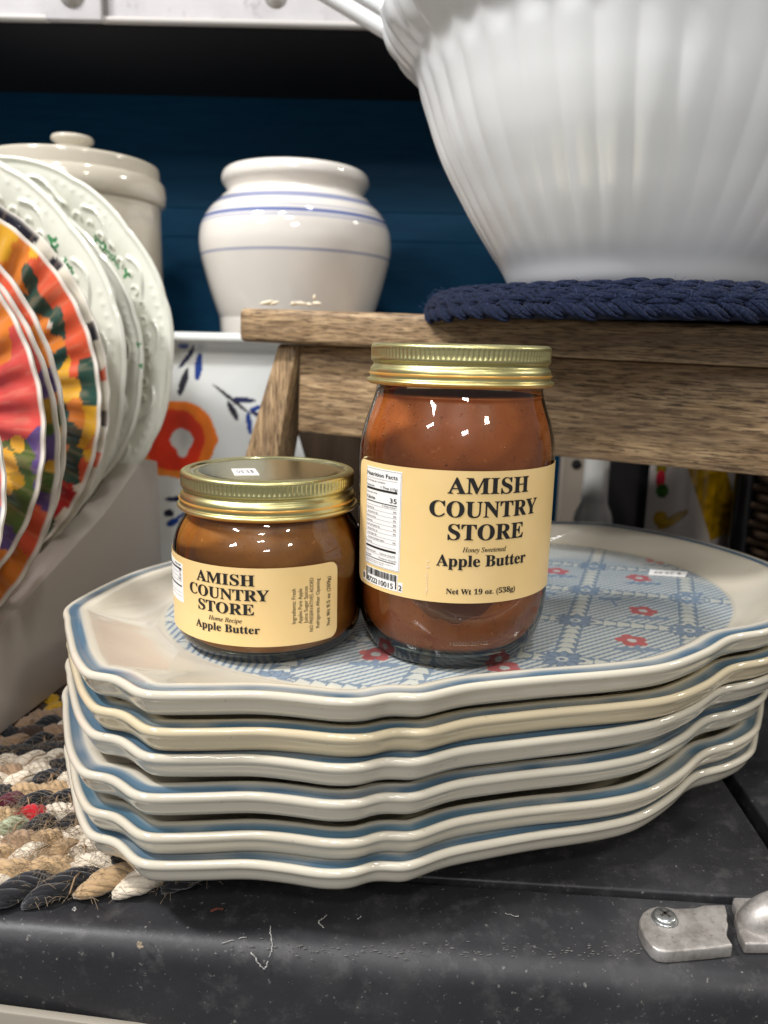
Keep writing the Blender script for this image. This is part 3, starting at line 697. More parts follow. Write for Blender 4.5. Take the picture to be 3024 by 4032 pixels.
texts(pan2, f, [(b_, A(c0), A(c1), z(v), .0009, .72) for b_, c0, c1, v in (('% Daily Value*', -68, -59, -86.6), ('0%', -61.5, -59, -88.9), ('4%', -61.5, -59, -90.7), ('10%', -62.5, -59, -92.4))], M['ink_soft'], .0006, 'panel_small_print')
texts(lab2, f, [(mathbold('Sullivan, IL'), A(-80), A(-60), z(-109.2), .0013, HB)] if False else [(mathbold('ILL 61 IL 6'), A(-74), A(-59.6), z(-110.6), .0015, HB)], M['ink'], .00046, 'address_print') if False else None
# price stickers
def sticker(label, corners, zc, body, grp=None):
    c = np.mean(corners, axis=0); ex = (np.array(corners[1]) - corners[0] + np.array(corners[2]) - corners[3]) / 2; ey = (np.array(corners[0]) - corners[3] + np.array(corners[1]) - corners[2]) / 2
    st = tag(add('price_sticker', prism('price_sticker', [(*(np.array(p) - c), 0) for p in corners], (0, 0, .00015)), M['paper'], None, (c[0], c[1], zc)), label, 'sticker', grp)
    V, F = text_fit(body, .36, -.36, .18, -.40, .72); P = V[:, :1] * ex + V[:, 1:] * ey
    add('price_print', mesh('price_print', np.c_[P, np.full(len(P), .0003)], F, False), M['ink_soft'], st); return st
lz = -.0645 + .01372
sticker('white price sticker lying upside down on the gold lid of the short jar', [(-.0640, .3170), (-.0545, .3190), (-.0500, .3030), (-.0595, .3010)], lz, '$5.50')
sticker('white price sticker stuck upside down on the printed platter behind the tall jar', [(.1568, .4355), (.1777, .4323), (.1721, .4210), (.1521, .4240)], ZF + .0006, '$ 29.99')

# ================================================================== RUG
rug = thing('braided_rug', 'multicoloured braided jute rug under the left of the platter stack', 'rug', (-.13, .236, ZT))
ra = R(10.5); rdir = np.array([math.cos(ra), math.sin(ra)]); rnor = np.array([-math.sin(ra), math.cos(ra)])
ROWP = .0186
RC = {'jute': (186, 156, 118), 'cream': (224, 210, 190), 'black': (36, 36, 40), 'red': (178, 22, 36), 'maroon': (82, 26, 42), 'mint': (172, 180, 150), 'yellow': (196, 152, 34), 'blue': (34, 104, 158), 'sky': (140, 166, 180), 'brown': (68, 52, 42), 'orange': (212, 138, 34), 'tan': (158, 130, 104)}
def yarn(name, rgb):
    t = NT('yarn_' + name); co = t.coords(); n1 = t.noise(t.coords((160, 1700, 1700)), 1, 2, .5); n2 = t.noise(co, 160, 4)
    c = t.mix(t.ramp(n1, [(.30, .42), (.6, 0.)]), lin(*rgb), tuple(np.array(lin(*rgb)) * .45)); c = t.mix(t.ramp(n2, [(.5, 0.), (.8, .3)]), c, tuple(np.minimum(np.array(lin(*rgb)) * 1.5, .9)))
    t.set(col=c, rough=.9, spec=.15, sheen=.3); t.bump(n1, .5, .0005); return t.m
YM = {k: yarn(k, v) for k, v in RC.items()}
def strand_mesh(seed, L=.0300, Wd=.0054, Hh=.0047, ny=8, m=15, nn=6, tw=2.6, pw=2.3, mn=.10):
    """a lump of braid: twisted bundle of yarn plies swelling in the middle"""
    r_ = np.random.RandomState(seed); t = np.linspace(-1, 1, m); parts = []
    prof = np.maximum((1 - np.abs(t) ** pw) ** .6, mn); arch = .0034 * (1 - t * t) - .0024; sway = .0016 * np.sin(t * 2.2)
    for j in range(ny):
        a = 2 * np.pi * j / ny + tw * t + r_.uniform(-.2, .2); k = r_.uniform(.60, .70)
        P = np.stack([t * L / 2 * r_.uniform(.96, 1.03), Wd * k * prof * np.cos(a) + sway, Hh * k * prof * np.sin(a) + arch], 1) + r_.normal(0, .00012, (m, 3))
        parts.append(tube(P, (Wd * .30 * (.45 + .55 * prof)) * r_.uniform(.88, 1.1), nn))
    parts.append(tube(np.stack([t * L / 2, sway, arch], 1), Wd * .52 * prof, nn))
    return join(parts)
SM = [strand_mesh(i) for i in range(4)]
smesh = {}
def strand(colr, var):
    if (colr, var) not in smesh:
        me = mesh('strand', *SM[var]); me.materials.append(YM[colr]); smesh[(colr, var)] = me
    return smesh[(colr, var)]
ROWC = [['black', 'cream', 'jute', 'black', 'cream', 'jute', 'black', 'jute'], ['jute', 'jute', 'tan', 'jute', 'jute', 'cream'], ['mint', 'red', 'black', 'cream', 'black', 'red', 'maroon', 'black', 'jute'], ['cream', 'black', 'jute', 'maroon', 'black', 'black'], ['black', 'brown', 'black', 'cream', 'black', 'tan', 'black'],
        ['yellow', 'black', 'tan', 'black', 'brown', 'black', 'cream'], ['blue', 'tan', 'black', 'sky', 'brown', 'tan'], ['cream', 'tan', 'brown', 'tan', 'black'], ['yellow', 'brown', 'tan', 'brown', 'brown'], ['orange', 'tan', 'brown', 'brown', 'cream'], ['black', 'cream', 'black', 'tan'], ['brown', 'tan', 'black', 'brown'], ['tan', 'brown', 'black', 'black']]
zc = .0042
rr_ = random.Random(12); stitch = []; fibres = []
b0 = np.array([-.13, .236])
for row in range(13):
    yv = (row + .5) * ROWP + .0120
    big = .98 if row == 0 else .72; pit = .0158 if row == 0 else .0118
    s0, s1 = (-.11, .078) if row == 0 else (-.12, .06) if row < 3 else (-.15, .06)
    base_s = s0; kk = 0
    while base_s < s1:
        for sub in (0, 1):
            s_ = base_s + (pit / 2 if sub else 0) + rr_.uniform(-.0006, .0006); v_ = yv + (.0043 if sub else -.0043)
            p = s_ * rdir + v_ * rnor; w_ = p + b0
            if row >= 3 and w_[0] > -.085 + .004 * row: continue
            if w_[0] < -.56 * w_[1] - .012: continue
            cl = ROWC[row][rr_.randrange(len(ROWC[row]))] if row not in (0, 2) else ROWC[row][(kk * 2 + sub) % len(ROWC[row])]
            o = bpy.data.objects.new('strand', strand(cl, rr_.randrange(4))); COL.objects.link(o); o.parent = rug
            o.location = (p[0], p[1], zc + (.0006 if sub else 0)); sl = (-1 if sub else 1) * R((16 if row == 0 else 27) + rr_.uniform(-5, 5)); o.rotation_euler = (rr_.uniform(-.2, .2), rr_.uniform(-.06, .06), ra + sl)
            o.scale = (big * rr_.uniform(.92, 1.1), rr_.uniform(.9, 1.1), rr_.uniform(.9, 1.1))
            if row < 6:
                for _ in range(44 if row < 3 else 16):
                    q0 = np.array([p[0] + rr_.uniform(-.010, .010), p[1] + rr_.uniform(-.006, .006), zc + .0048]); d = np.array([rr_.gauss(0, 1), rr_.gauss(-.3, 1), rr_.uniform(.0, .7)]) * .0035
                    if row == 0 and sub == 0 and rr_.random() < .5: q0[1] -= .004; q0[2] -= .005; d[1] = -abs(d[1])
                    c1 = q0 + d * .5 + np.array([0, 0, rr_.uniform(0, .0016)]); fibres.append(tube([q0, c1, q0 + d + np.array([0, 0, -.0004])], .00009, 3))
        if row < 7:
            for e_ in (-1, 1):
                if rr_.random() < .75:
                    c_ = (base_s + .004) * rdir + (yv + e_ * ROWP * .5) * rnor; d_ = (rdir * rr_.uniform(-.002, .004) + rnor * .0052)
                    stitch.append(tube([(c_[0] - d_[0], c_[1] - d_[1], zc + .0035), (c_[0], c_[1], zc + .0062), (c_[0] + d_[0], c_[1] + d_[1], zc + .0045)], .00032, 5))
        base_s += pit; kk += 1
V, F = join(stitch); tag(add('stitching', mesh('stitching', V, F), simple('jute_thread', (150, 122, 92), .8), rug), kind='stuff')
V, F = join(fibres); tag(add('loose_fibres', mesh('loose_fibres', V, F), simple('jute_fibre', (140, 122, 98), .8), rug), kind='stuff')
bk = [(.0 * rdir[0] + -.14 * rdir[0] + .003 * rnor[0], -.14 * rdir[1] + .003 * rnor[1], .0005)]
cor = [(-.18, .016), (.085, .016), (.12, .03), (.15, .10), (.15, .22), (-.18, .235)]
pl = [tuple((s_ * rdir + v_ * rnor)) + (.0004,) for s_, v_ in cor]
add('rug_backing', prism('rug_backing', pl, (0, 0, .0038), .001), YM['brown'], rug)
V, F = lathe(catmull([(0, .0046), (.07, .0044), (.072, .003), (.072, 0), (0, 0)], 3), 48); 

# ================================================================== PLATE RACK AND PLATES
P0 = on_z(0, 1590, ZT + .009); P1 = on_z(145, 1480, ZT + .009)
rd = (P1 - P0); rd /= np.linalg.norm(rd); rn = np.array([rd[1], -rd[0], 0])   # rn points right, toward the platters
def rk(x, y): return on_plane(x, y, P0, rn)
rack = thing('plate_rack', 'white sloping plate rack behind the platters, holding upright plates', 'plate rack', tuple(P0))
tA, tB, tC, tD = rk(341, 996), rk(309, 991), rk(226, 1109), rk(0, 1355)
ext = tD + (tD - tC) / np.linalg.norm(tD - tC) * .06
gz = ZT + .0095
foot_far = np.array([tA[0], tA[1], gz]); foot_near = np.array([ext[0], ext[1], gz])
side = [tA, tB, tC, tD, ext, foot_near, foot_far]
for k_, off in enumerate((0, -.150)):
    sh_ = rn * off
    add('side_panel', prism('side_panel', [tuple(p + sh_ - P0) for p in side], tuple(-rn * .017), .0012), M['rack'], rack)
for tt in np.linspace(.08, .92, 6):
    p = tD * (1 - tt) + tB * tt - P0
    a_ = p - rn * .017 + np.array([0, 0, -.012]); 
    V, F = tube([tuple(a_), tuple(a_ - rn * .133)], .005, 10); add('rail', mesh('rail', V, F, True, None, 40), M['rack'], rack)
pyaw, plean = R(5), R(4)
PN = np.array([-math.sin(pyaw) * math.cos(plean), -math.cos(pyaw) * math.cos(plean), math.sin(plean)])
E1 = np.array([math.cos(pyaw), -math.sin(pyaw), 0]); E2 = -np.cross(PN, E1); E2 = E2 if E2[2] > 0 else -E2
def fit_circle(pts, Y):
    C0 = np.array([-.2, Y, -.05]); Q = np.array([on_plane(*q_, C0, PN) - C0 for q_ in pts]); x, y = Q @ E1, Q @ E2
    s_, *_ = np.linalg.lstsq(np.stack([2 * x, 2 * y, np.ones_like(x)], 1), x * x + y * y, rcond=None)
    return C0 + E1 * s_[0] + E2 * s_[1], math.sqrt(s_[2] + s_[0] ** 2 + s_[1] ** 2)
def plate(name, label, pts, Y, kind, paint=None, group=None, maxr=None):
    c, Rr = fit_circle(pts, Y)
    Mx = Matrix(((E1[0], E2[0], PN[0], c[0]), (E1[1], E2[1], PN[1], c[1]), (E1[2], E2[2], PN[2], c[2]), (0, 0, 0, 1)))
    nr, nt_ = (92, 760) if kind == 'white' else (56, 480)
    u = np.r_[np.linspace(0, .5, nr // 4), np.linspace(.52, 1, nr - nr // 4)]; th = np.arange(nt_) / nt_ * 2 * np.pi
    U, T = np.meshgrid(u, th, indexing='ij')
    if kind == 'white':
        sc_ = 1 + .016 * (np.abs(np.sin(4 * T + .4)) ** .7 - .6) - .006 * np.exp(-((((8 * (T + .1) / np.pi) % 2) - 1) / .12) ** 2); Rad = U * Rr * (1 + (sc_ - 1) * sm(.7, 1, U))
        h = -.020 * (1 - sm(.58, .98, U)); 
        ridge = np.exp(-((U - (.885 + .030 * np.sin(16 * T))) / .0085) ** 2) * sm(-.75, -.45, np.sin(16 * T + .8))
        curl = np.zeros_like(U)
        for nk, uc, rho, tw_ in ((32, .830, .022, 0.), (32, .845, .013, .098), (16, .790, .016, .05)):
            tt = (T + tw_ + np.pi / nk) % (2 * np.pi / nk) - np.pi / nk; a_ = tt * uc; b_ = U - uc; d_ = np.hypot(a_, b_); an = np.arctan2(b_, a_ + 1e-9)
            curl = np.maximum(curl, np.exp(-((d_ - rho) / .0065) ** 2) * sm(-1.0, -.2, an))
        nb = 110; tt = (T % (2 * np.pi / nb)) - np.pi / nb; bead = np.exp(-((tt * .935) ** 2 + (U - .938) ** 2) / .009 ** 2) * (np.sin(8 * T) > -.1)
        h += .0020 * ridge + .0013 * curl + .0006 * bead + .0016 * np.exp(-((U - .985) / .011) ** 2)
        colr = np.ones(U.shape + (3,)) * np.array(lin(226, 226, 214)); thick = .0036
    else:
        nf = 40; sc_ = 1 + .0030 * np.cos(nf * T); Rad = U * Rr * (1 + (sc_ - 1) * sm(.6, 1, U))
        h = -.017 * (1 - sm(.55, 1.0, U)) + .0013 * np.cos(nf * T + .8 * U) * sm(.30, .7, U) * (1 - .6 * sm(.88, 1, U))
        colr = np.ones(U.shape + (3,)) * np.array(lin(228, 222, 212)); thick = .0032
    x, y = Rad * np.cos(T), Rad * np.sin(T)
    if paint is not None: colr = paint(x, y, U, T, c, colr)
    Vf = np.stack([x, y, h], -1).reshape(-1, 3); Vb = np.stack([x, y, h - thick * (1 - .55 * sm(.93, 1, U))], -1).reshape(-1, 3)
    n_ = len(Vf); Ff = grid_faces(nr, nt_, False, True); Fb = grid_faces(nr, nt_, False, True)[:, ::-1] + n_
    j_ = np.arange(nt_); e0 = (nr - 1) * nt_ + j_; e1 = (nr - 1) * nt_ + (j_ + 1) % nt_
    Fe = np.stack([e1, e0, e0 + n_, e1 + n_], -1)
    cb = np.ones((n_, 3)) * np.array(lin(228, 222, 212) if kind != 'white' else lin(226, 226, 214))
    me = mesh(name, np.concatenate([Vf, Vb]), np.concatenate([Ff, Fb, Fe]), True, np.concatenate([colr.reshape(-1, 3), cb]), 60)
    o = add(name, me, M['white_plate' if kind == 'white' else 'plate']); o.matrix_world = Mx
    return tag(o, label, 'plate', group)
def seeds_paint(seeds, Y, rim=.978, warp=.0032, back_rim=None):
    """painted patches: nearest brush dab wins; dabs are (x, y, colour, stretch angle, weight)"""
    def paint(x, y, U, T, c, colr):
        C0 = np.array([-.2, Y, -.05]); S = []
        for (px_, py_, rgb, wt) in seeds:
            p = on_plane(px_, py_, C0, PN) - c; S.append((p @ E1, p @ E2, lin(*rgb), wt))
        wx = x + warp * (vnoise2(x * 60, y * 60, 1) - .5) * 2 + .12 * warp * (vnoise2(x * 400, y * 400, 5) - .5); wy = y + warp * (vnoise2(x * 60, y * 60, 2) - .5) * 2 + .12 * warp * (vnoise2(x * 400, y * 400, 6) - .5)
        best = np.full(x.shape, 9.); out = colr.copy()
        for (a_, b_, rgb, wt) in S:
            d = np.hypot(wx - a_, wy - b_) / wt; mk = d < best; best[mk] = d[mk]; out[mk] = rgb
        br = .88 + .24 * vnoise2(x * 40 + y * 160, y * 40 - x * 120, 8); out = np.clip(out * br[..., None], 0, .9); g_ = out.mean(-1, keepdims=True); out = out * .96 + g_ * .04
        stk = sm(.62, .78, vnoise2(np.arctan2(y, x) * 60, U * 9, 11))[..., None] * .12; out = out * (1 - stk) + np.array(lin(226, 196, 160)) * stk
        rimk = sm(rim, rim + .012, U)[..., None]; return out * (1 - rimk) + colr * rimk
    return paint
OR, RD, DG, YE, GR, PU, CR, WH, OL, BK, DR = (214, 122, 40), (212, 84, 52), (36, 74, 66), (222, 166, 36), (72, 96, 44), (92, 74, 130), (206, 76, 70), (214, 206, 190), (168, 128, 30), (40, 40, 52), (176, 36, 40)
PTS = {'W1': [(63, 338), (98, 353), (167, 388), (201, 412), (241, 450), (276, 495), (322, 548), (360, 640), (378, 740), (372, 830), (345, 920), (300, 1000)],
       'W2': [(196, 516), (232, 557), (268, 606), (290, 668), (303, 731), (308, 798), (306, 856), (286, 932), (250, 999)],
       'W3': [(0, 342), (36, 367), (71, 405), (116, 441), (152, 472), (178, 507), (210, 557), (236, 619), (259, 682), (272, 744), (274, 802), (268, 878), (250, 950)],
       'A': [(0, 436), (27, 458), (67, 499), (103, 530), (134, 570), (165, 615), (192, 659), (214, 713), (230, 775), (237, 842), (234, 909), (223, 972), (201, 1034), (170, 1097), (134, 1150)],
       'A2': [(0, 470), (40, 500), (90, 550), (130, 600), (165, 655), (190, 710), (207, 770), (216, 842), (216, 909), (206, 972), (186, 1034), (155, 1097), (120, 1150)],
       'B': [(0, 574), (36, 615), (67, 668), (98, 731), (120, 798), (134, 865), (141, 932), (138, 999), (129, 1061), (112, 1119), (80, 1186), (45, 1244), (0, 1293)],
       'C': [(0, 606), (45, 686), (89, 775), (116, 865), (129, 932), (132, 990), (120, 1043)],
       'D': [(0, 637), (27, 677), (58, 740), (80, 802), (92, 865), (96, 932), (92, 999), (80, 1066), (54, 1133), (18, 1204), (0, 1231)],
       'E': [(-14, 910), (0, 963), (8, 1010), (11, 1061), (8, 1110), (0, 1160), (-14, 1215)]}
GP, GF, GS = 'white embossed plates in the rack', 'fluted painted plates in the rack', None
def clover(spots, Y):
    def paint(x, y, U, T, c, colr):
        C0 = np.array([-.2, Y, -.05])
        for (px_, py_, s_) in spots:
            p = on_plane(px_, py_, C0, PN) - c; a_, b_ = p @ E1, p @ E2
            d = np.hypot(x - a_, y - b_); t = np.arctan2(y - b_, x - a_); colr[d < s_ * (.62 + .38 * np.cos(3 * t + px_))] = np.array(lin(44, 132, 74)) * (.8 + .4 * random.random())
        return colr
    return paint
plate('dinner_plate', 'rearmost white embossed plate with green clovers, largest of the white plates', PTS['W1'], .525, 'white', clover([(196, 512, .0036), (207, 522, .0030), (216, 534, .0034), (227, 546, .0028), (236, 556, .0032), (243, 570, .0026), (265, 588, .0040)], .525), GP)
plate('dinner_plate', 'middle white embossed plate between two other white plates in the rack', PTS['W2'], .505, 'white', clover([(300, 745, .0024), (305, 790, .002)], .505), GP)
plate('dinner_plate', 'white embossed plate directly behind the black flecked floral plates', PTS['W3'], .485, 'white', clover([(106, 518, .0044), (112, 530, .003), (134, 565, .0034), (140, 574, .0024), (147, 583, .0028)], .485), GP)
plate('floral_plate', 'white fluted plate with black rim flecks, rearmost of the fluted plates', PTS['A'], .452, 'fl',
      seeds_paint([(30, 470, BK, .9), (60, 505, BK, .9), (95, 545, WH, 1.3), (118, 572, BK, .7), (150, 612, WH, 1.2), (180, 665, WH, 1.2), (200, 720, BK, .7), (215, 770, WH, 1.2), (225, 800, RD, .6), (226, 850, WH, 1.2), (226, 905, BK, .55), (222, 960, WH, 1.2), (215, 990, RD, .6), (190, 1060, WH, 1.2)], .452, .985, .002), GF)
plate('floral_plate', 'fluted plate of orange and red blooms with dark green leaves', PTS['A2'], .445, 'fl',
      seeds_paint([(10, 520, YE, 1), (40, 545, OR, .9), (20, 600, OR, 1), (15, 655, DG, .9), (60, 600, DG, .9), (85, 580, RD, 1.0), (75, 545, YE, .8), (115, 620, RD, 1.2), (70, 660, DG, .9), (95, 700, WH, .35), (60, 700, OR, 1.1), (100, 745, OR, .8), (120, 700, DG, 1.0), (105, 770, DG, .9), (140, 700, RD, 1.1), (160, 760, RD, .9), (150, 800, RD, .8), (125, 800, YE, .9), (140, 850, YE, 1), (150, 880, OR, .9), (175, 800, DG, .9), (185, 850, DG, .9), (165, 900, OR, .7), (115, 880, DG, .7), (190, 900, YE, .9), (180, 950, YE, 1.0), (195, 960, OR, .8), (150, 940, DG, 1.1), (130, 980, OR, .6), (155, 1000, DG, 1.2), (185, 1020, RD, .9), (200, 990, YE, .7), (195, 1050, RD, .7), (165, 1050, WH, .45), (180, 1070, DG, .7), (150, 1080, DR, 1.2), (170, 1110, DR, .8), (140, 1120, WH, .8), (120, 1110, DR, .6), (125, 1150, WH, .9), (105, 1140, DG, .8), (95, 1190, WH, .7), (80, 1210, DG, .9), (100, 1220, DG, .6)], .445), GF)
plate('floral_plate', 'fluted plate edged red, violet and yellow, second in front of the orange bloom plate', PTS['B'], .392, 'fl',
      seeds_paint([(20, 620, RD, 1.2), (60, 690, RD, 1.0), (75, 740, OR, .9), (95, 780, OR, .8), (100, 830, PU, 1.0), (115, 850, OR, .6), (118, 890, GR, .8), (125, 930, YE, .6), (125, 960, GR, 1), (130, 1000, GR, .8), (120, 1040, PU, 1.0), (110, 1080, YE, .5), (105, 1110, RD, 1.1), (80, 1160, RD, 1.2), (55, 1200, RD, 1.1), (30, 1240, OR, 1.0), (5, 1270, RD, 1)], .392), GF)
plate('floral_plate', 'fluted plate showing red, violet and olive just behind the frontmost coral plate', PTS['C'], .382, 'fl',
      seeds_paint([(5, 640, RD, 1.2), (50, 730, RD, 1.1), (75, 790, CR, 1), (95, 830, PU, 1), (98, 880, OL, 1.1), (105, 920, GR, .6), (108, 960, PU, 1.2), (115, 1010, YE, .6), (112, 1050, GR, 1.1), (105, 1090, PU, 1.1), (95, 1120, RD, 1), (70, 1170, RD, 1.2), (30, 1220, OR, 1.1)], .382), GF)
plate('floral_plate', 'fluted coral red plate with green leaves and violet edge', PTS['D'], .360, 'fl',
      seeds_paint([(10, 680, OR, 1.0), (0, 740, OR, 1.0), (35, 745, CR, 1.2), (60, 800, CR, 1.3), (30, 830, CR, 1.3), (70, 870, CR, 1.2), (20, 890, CR, 1.2), (60, 920, CR, .9), (80, 950, PU, 1.0), (25, 965, YE, .6), (40, 990, GR, 1.1), (70, 1000, PU, .8), (10, 1000, YE, .7), (60, 1030, GR, 1), (80, 1040, PU, .7), (30, 1045, OL, .8), (10, 1060, YE, .6), (45, 1090, GR, 1.1), (20, 1110, GR, 1.1), (50, 1140, GR, .9), (5, 1160, PU, 1.2), (30, 1180, PU, 1.1), (5, 1210, OR, .8)], .360), GF)
plate('floral_plate', 'sliver of a fluted crimson plate at the left frame edge, frontmost in the rack', PTS['E'], .320, 'fl', seeds_paint([(0, 1000, CR, 1), (0, 1060, DR, 1), (0, 1110, PU, .8), (-20, 1060, CR, 1.5)], .320), GF)

# ================================================================== STOOL
SA, SB = on_y(515, 665, .5), on_y(1659, 702, .39)
su = (SB - SA) / np.linalg.norm(SB - SA); sw_ = np.cross([0, 0, 1], su); sw_ /= np.linalg.norm(sw_); sv = np.cross(su, sw_)
stool_M = Matrix(((su[0], sw_[0], sv[0], SA[0]), (su[1], sw_[1], sv[1], SA[1]), (su[2], sw_[2], sv[2], SA[2]), (0, 0, 0, 1)))
stool = thing('wooden_stool', 'weathered wooden step stool standing over the platters, carrying the white bowl', 'stool', mat4=stool_M)
SL, SDp, STh = .400, .172, .0205
add('seat', box('seat', 0, SL, 0, SDp, -STh, 0, .0035, 4), M['wood'], stool)
def sloc(x, y, off=0): 
    P = on_plane(x, y, SA + sw_ * off, sw_) - SA; return np.array([P @ su, P @ sv])
# aprons
add('apron', box('apron', .036, SL - .036, .014, .030, -.0765, -STh - .0003, .002, 2), M['wood'], stool)
add('apron', box('apron', .036, SL - .036, SDp - .030, SDp - .014, -.0765, -STh - .0003, .002, 2), M['wood'], stool)
LEGH = .190
def leg(mirror, y0):
    a_, b_, c_, d_ = sloc(600, 742, .009), sloc(640, 744, .009), sloc(527, 985, .009), sloc(600, 985, .009)
    k1 = (LEGH + a_[1]) / (a_[1] - c_[1]); k2 = (LEGH + b_[1]) / (b_[1] - d_[1])
    us = [a_[0], b_[0], b_[0] + (d_[0] - b_[0]) * k2, a_[0] + (c_[0] - a_[0]) * k1]
    if mirror: us = [SL - u_ for u_ in us]
    return prism('leg', [(us[0], y0, -STh - .0004), (us[1], y0, -STh - .0004), (us[2], y0, -LEGH), (us[3], y0, -LEGH)], (0, .026, 0), .002, 2)
for mir in (0, 1):
    for y0 in (.009, SDp - .035): add('leg', leg(mir, y0), M['wood_leg'], stool)
    u0 = .034 if not mir else SL - .034 - .014
    add('side_apron', box('side_apron', u0, u0 + .014, .037, SDp - .037, -.0765, -STh - .0004, .002, 2), M['wood'], stool)
# dark board with a rounded corner standing behind the left leg
bdM = Matrix(((su[0], sw_[0], 0, 0), (su[1], sw_[1], 0, 0), (0, 0, 1, 0), (0, 0, 0, 1)))
d0 = SA + sw_ * .12; r_arc = .03
cb0 = on_plane(618, 985, d0, sw_); cb1 = on_plane(1180, 985, d0, sw_); ctop = on_plane(800, 925, d0, sw_)[2] + .02
wdt = np.linalg.norm((cb1 - cb0)[:2]); pb = [(0, 0, ZT - cb0[2] + .0005)] + [(r_arc - r_arc * math.cos(a), 0, (ctop - cb0[2]) - .01 - r_arc + r_arc * math.sin(a)) for a in np.linspace(0, math.pi / 2, 9)] + [(wdt, 0, ctop - cb0[2] - .01), (wdt, 0, ZT - cb0[2] + .0005)]
bd = add('wooden_board', prism('wooden_board', pb, (0, .012, 0), .0015), M['dark_wood']); bd.matrix_world = Matrix.Translation(Vector(cb0)) @ bdM
tag(bd, 'dark wooden board with a rounded corner standing under the stool behind the jars', 'board')
# dried sprig on the stool edge
spr = thing('dried_sprig', 'tiny pale dried petals lying on the left end of the stool', 'petals', tuple(on_y(660, 662, .53)))
for i in range(9):
    L_ = rng.uniform(.004, .012); V, F = lathe(catmull([(0, -L_ / 2), (.0012, -L_ / 5), (.0010, L_ / 4), (0, L_ / 2)], 3), 8); me = mesh('petal', V, F)
    o = add('petal', me, simple('dry_petal', (226, 214, 190), .6), spr, (rng.uniform(-.03, .02), rng.uniform(-.004, .012), .002)); o.rotation_euler = (rng.uniform(1.2, 1.8), rng.uniform(-.3, .3), rng.uniform(1, 2.2))
o.rotation_euler = (.3, .1, 0); o.location = (.006, 0, .006)

# ================================================================== TRIVET AND BOWL
BX, BY = on_y(1372, 622, .472)[0], .472
zbowl = on_y(1372, 624, .402)[2]
ztop = (SA + su * .22)[2] + .0004
triv = thing('crochet_trivet', 'round navy crocheted cord trivet on the stool under the white bowl', 'trivet', (BX, BY, ztop))
def navy():
    t = NT('navy_cotton'); co = t.coords(); n = t.noise(co, 900, 3, .6); n2 = t.noise(co, 120, 3)
    c = t.ramp(n, [(.3, lin(17, 22, 38)), (.7, lin(37, 45, 70))]); c = t.mix(t.ramp(n, [(.66, 0.), (.76, .35)]), c, lin(96, 104, 136))
    t.set(col=c, rough=.95, spec=.06, sheen=.05); t.bump(n, 1.0, .0008); return t.m
M['navy'] = navy()
def vleg(seed):
    """one leg of a chain stitch: a plump twisted yarn loop"""
    V, F = strand_mesh(seed + 50, 1.0, .5, .5, 5, 13, 6, 2.0, 4.5, .3)
    t = V[:, 0] * 2; V[:, 2] += .16 * (1 - t * t) - .08 - (.0034 * (1 - t * t) - .0024); return V, F
VL = [vleg(i) for i in range(4)]
for (Rr, z0, tlt, ns_) in ((.1215, .0042, 72, 54), (.1180, .0098, 48, 52), (.1090, .0122, 8, 48), (.0985, .0120, 4, 43), (.0880, .0118, 3, 38), (.0775, .0116, 2, 34)):
    parts = []; ct, st_ = math.cos(R(tlt)), math.sin(R(tlt))
    for k in range(ns_):
        ph = (k + rng.uniform(-.1, .1)) / ns_ * 2 * np.pi; per_ = 2 * np.pi * Rr / ns_
        for sgn in (-1, 1):
            V, F = VL[rng.randint(4)]; V = V * np.array([per_ * 1.55, .0072, .0054]) * rng.uniform(.93, 1.07)
            a_ = sgn * R(17 + rng.uniform(-3, 3)); x_ = V[:, 0] * math.cos(a_) - V[:, 1] * math.sin(a_); y_ = V[:, 0] * math.sin(a_) + V[:, 1] * math.cos(a_) + sgn * .0024; n_ = V[:, 2]
            # local frame: x tangential, y up along the tilted surface, n outward
            rad_ = Rr + n_ * st_ - y_ * ct; zz_ = z0 + y_ * st_ + n_ * ct + rng.uniform(-.0004, .0004); th_ = ph + x_ / Rr
            parts.append((np.stack([rad_ * np.cos(th_), rad_ * np.sin(th_), zz_], 1), F))
    V, F = join(parts); add('crochet_round', mesh('crochet_round', V, F), M['navy'], triv)
V, F = lathe(catmull([(0, .0), (.112, .0), (.114, .006), (.108, .0105), (.08, .0125), (0, .0125)], 3), 64); add('crochet_centre', mesh('crochet_centre', V, F), M['navy'], triv)
parts = []
for i in range(900):
    ph = rng.uniform(np.pi, 2 * np.pi); q0 = np.array([.1215 * math.cos(ph), .1215 * math.sin(ph), rng.uniform(.001, .014)]) * np.array([1, 1, 1]); q0[:2] *= 1 + rng.uniform(-.04, .03)
    d = rng.normal(0, .0016, 3); parts.append(tube([q0, q0 + d * .5 + [0, 0, .0004], q0 + d], .00007, 3))
V, F = join(parts); tag(add('loose_fibres', mesh('loose_fibres', V, F), simple('navy_fibre', (70, 80, 120), .9), triv), kind='stuff')
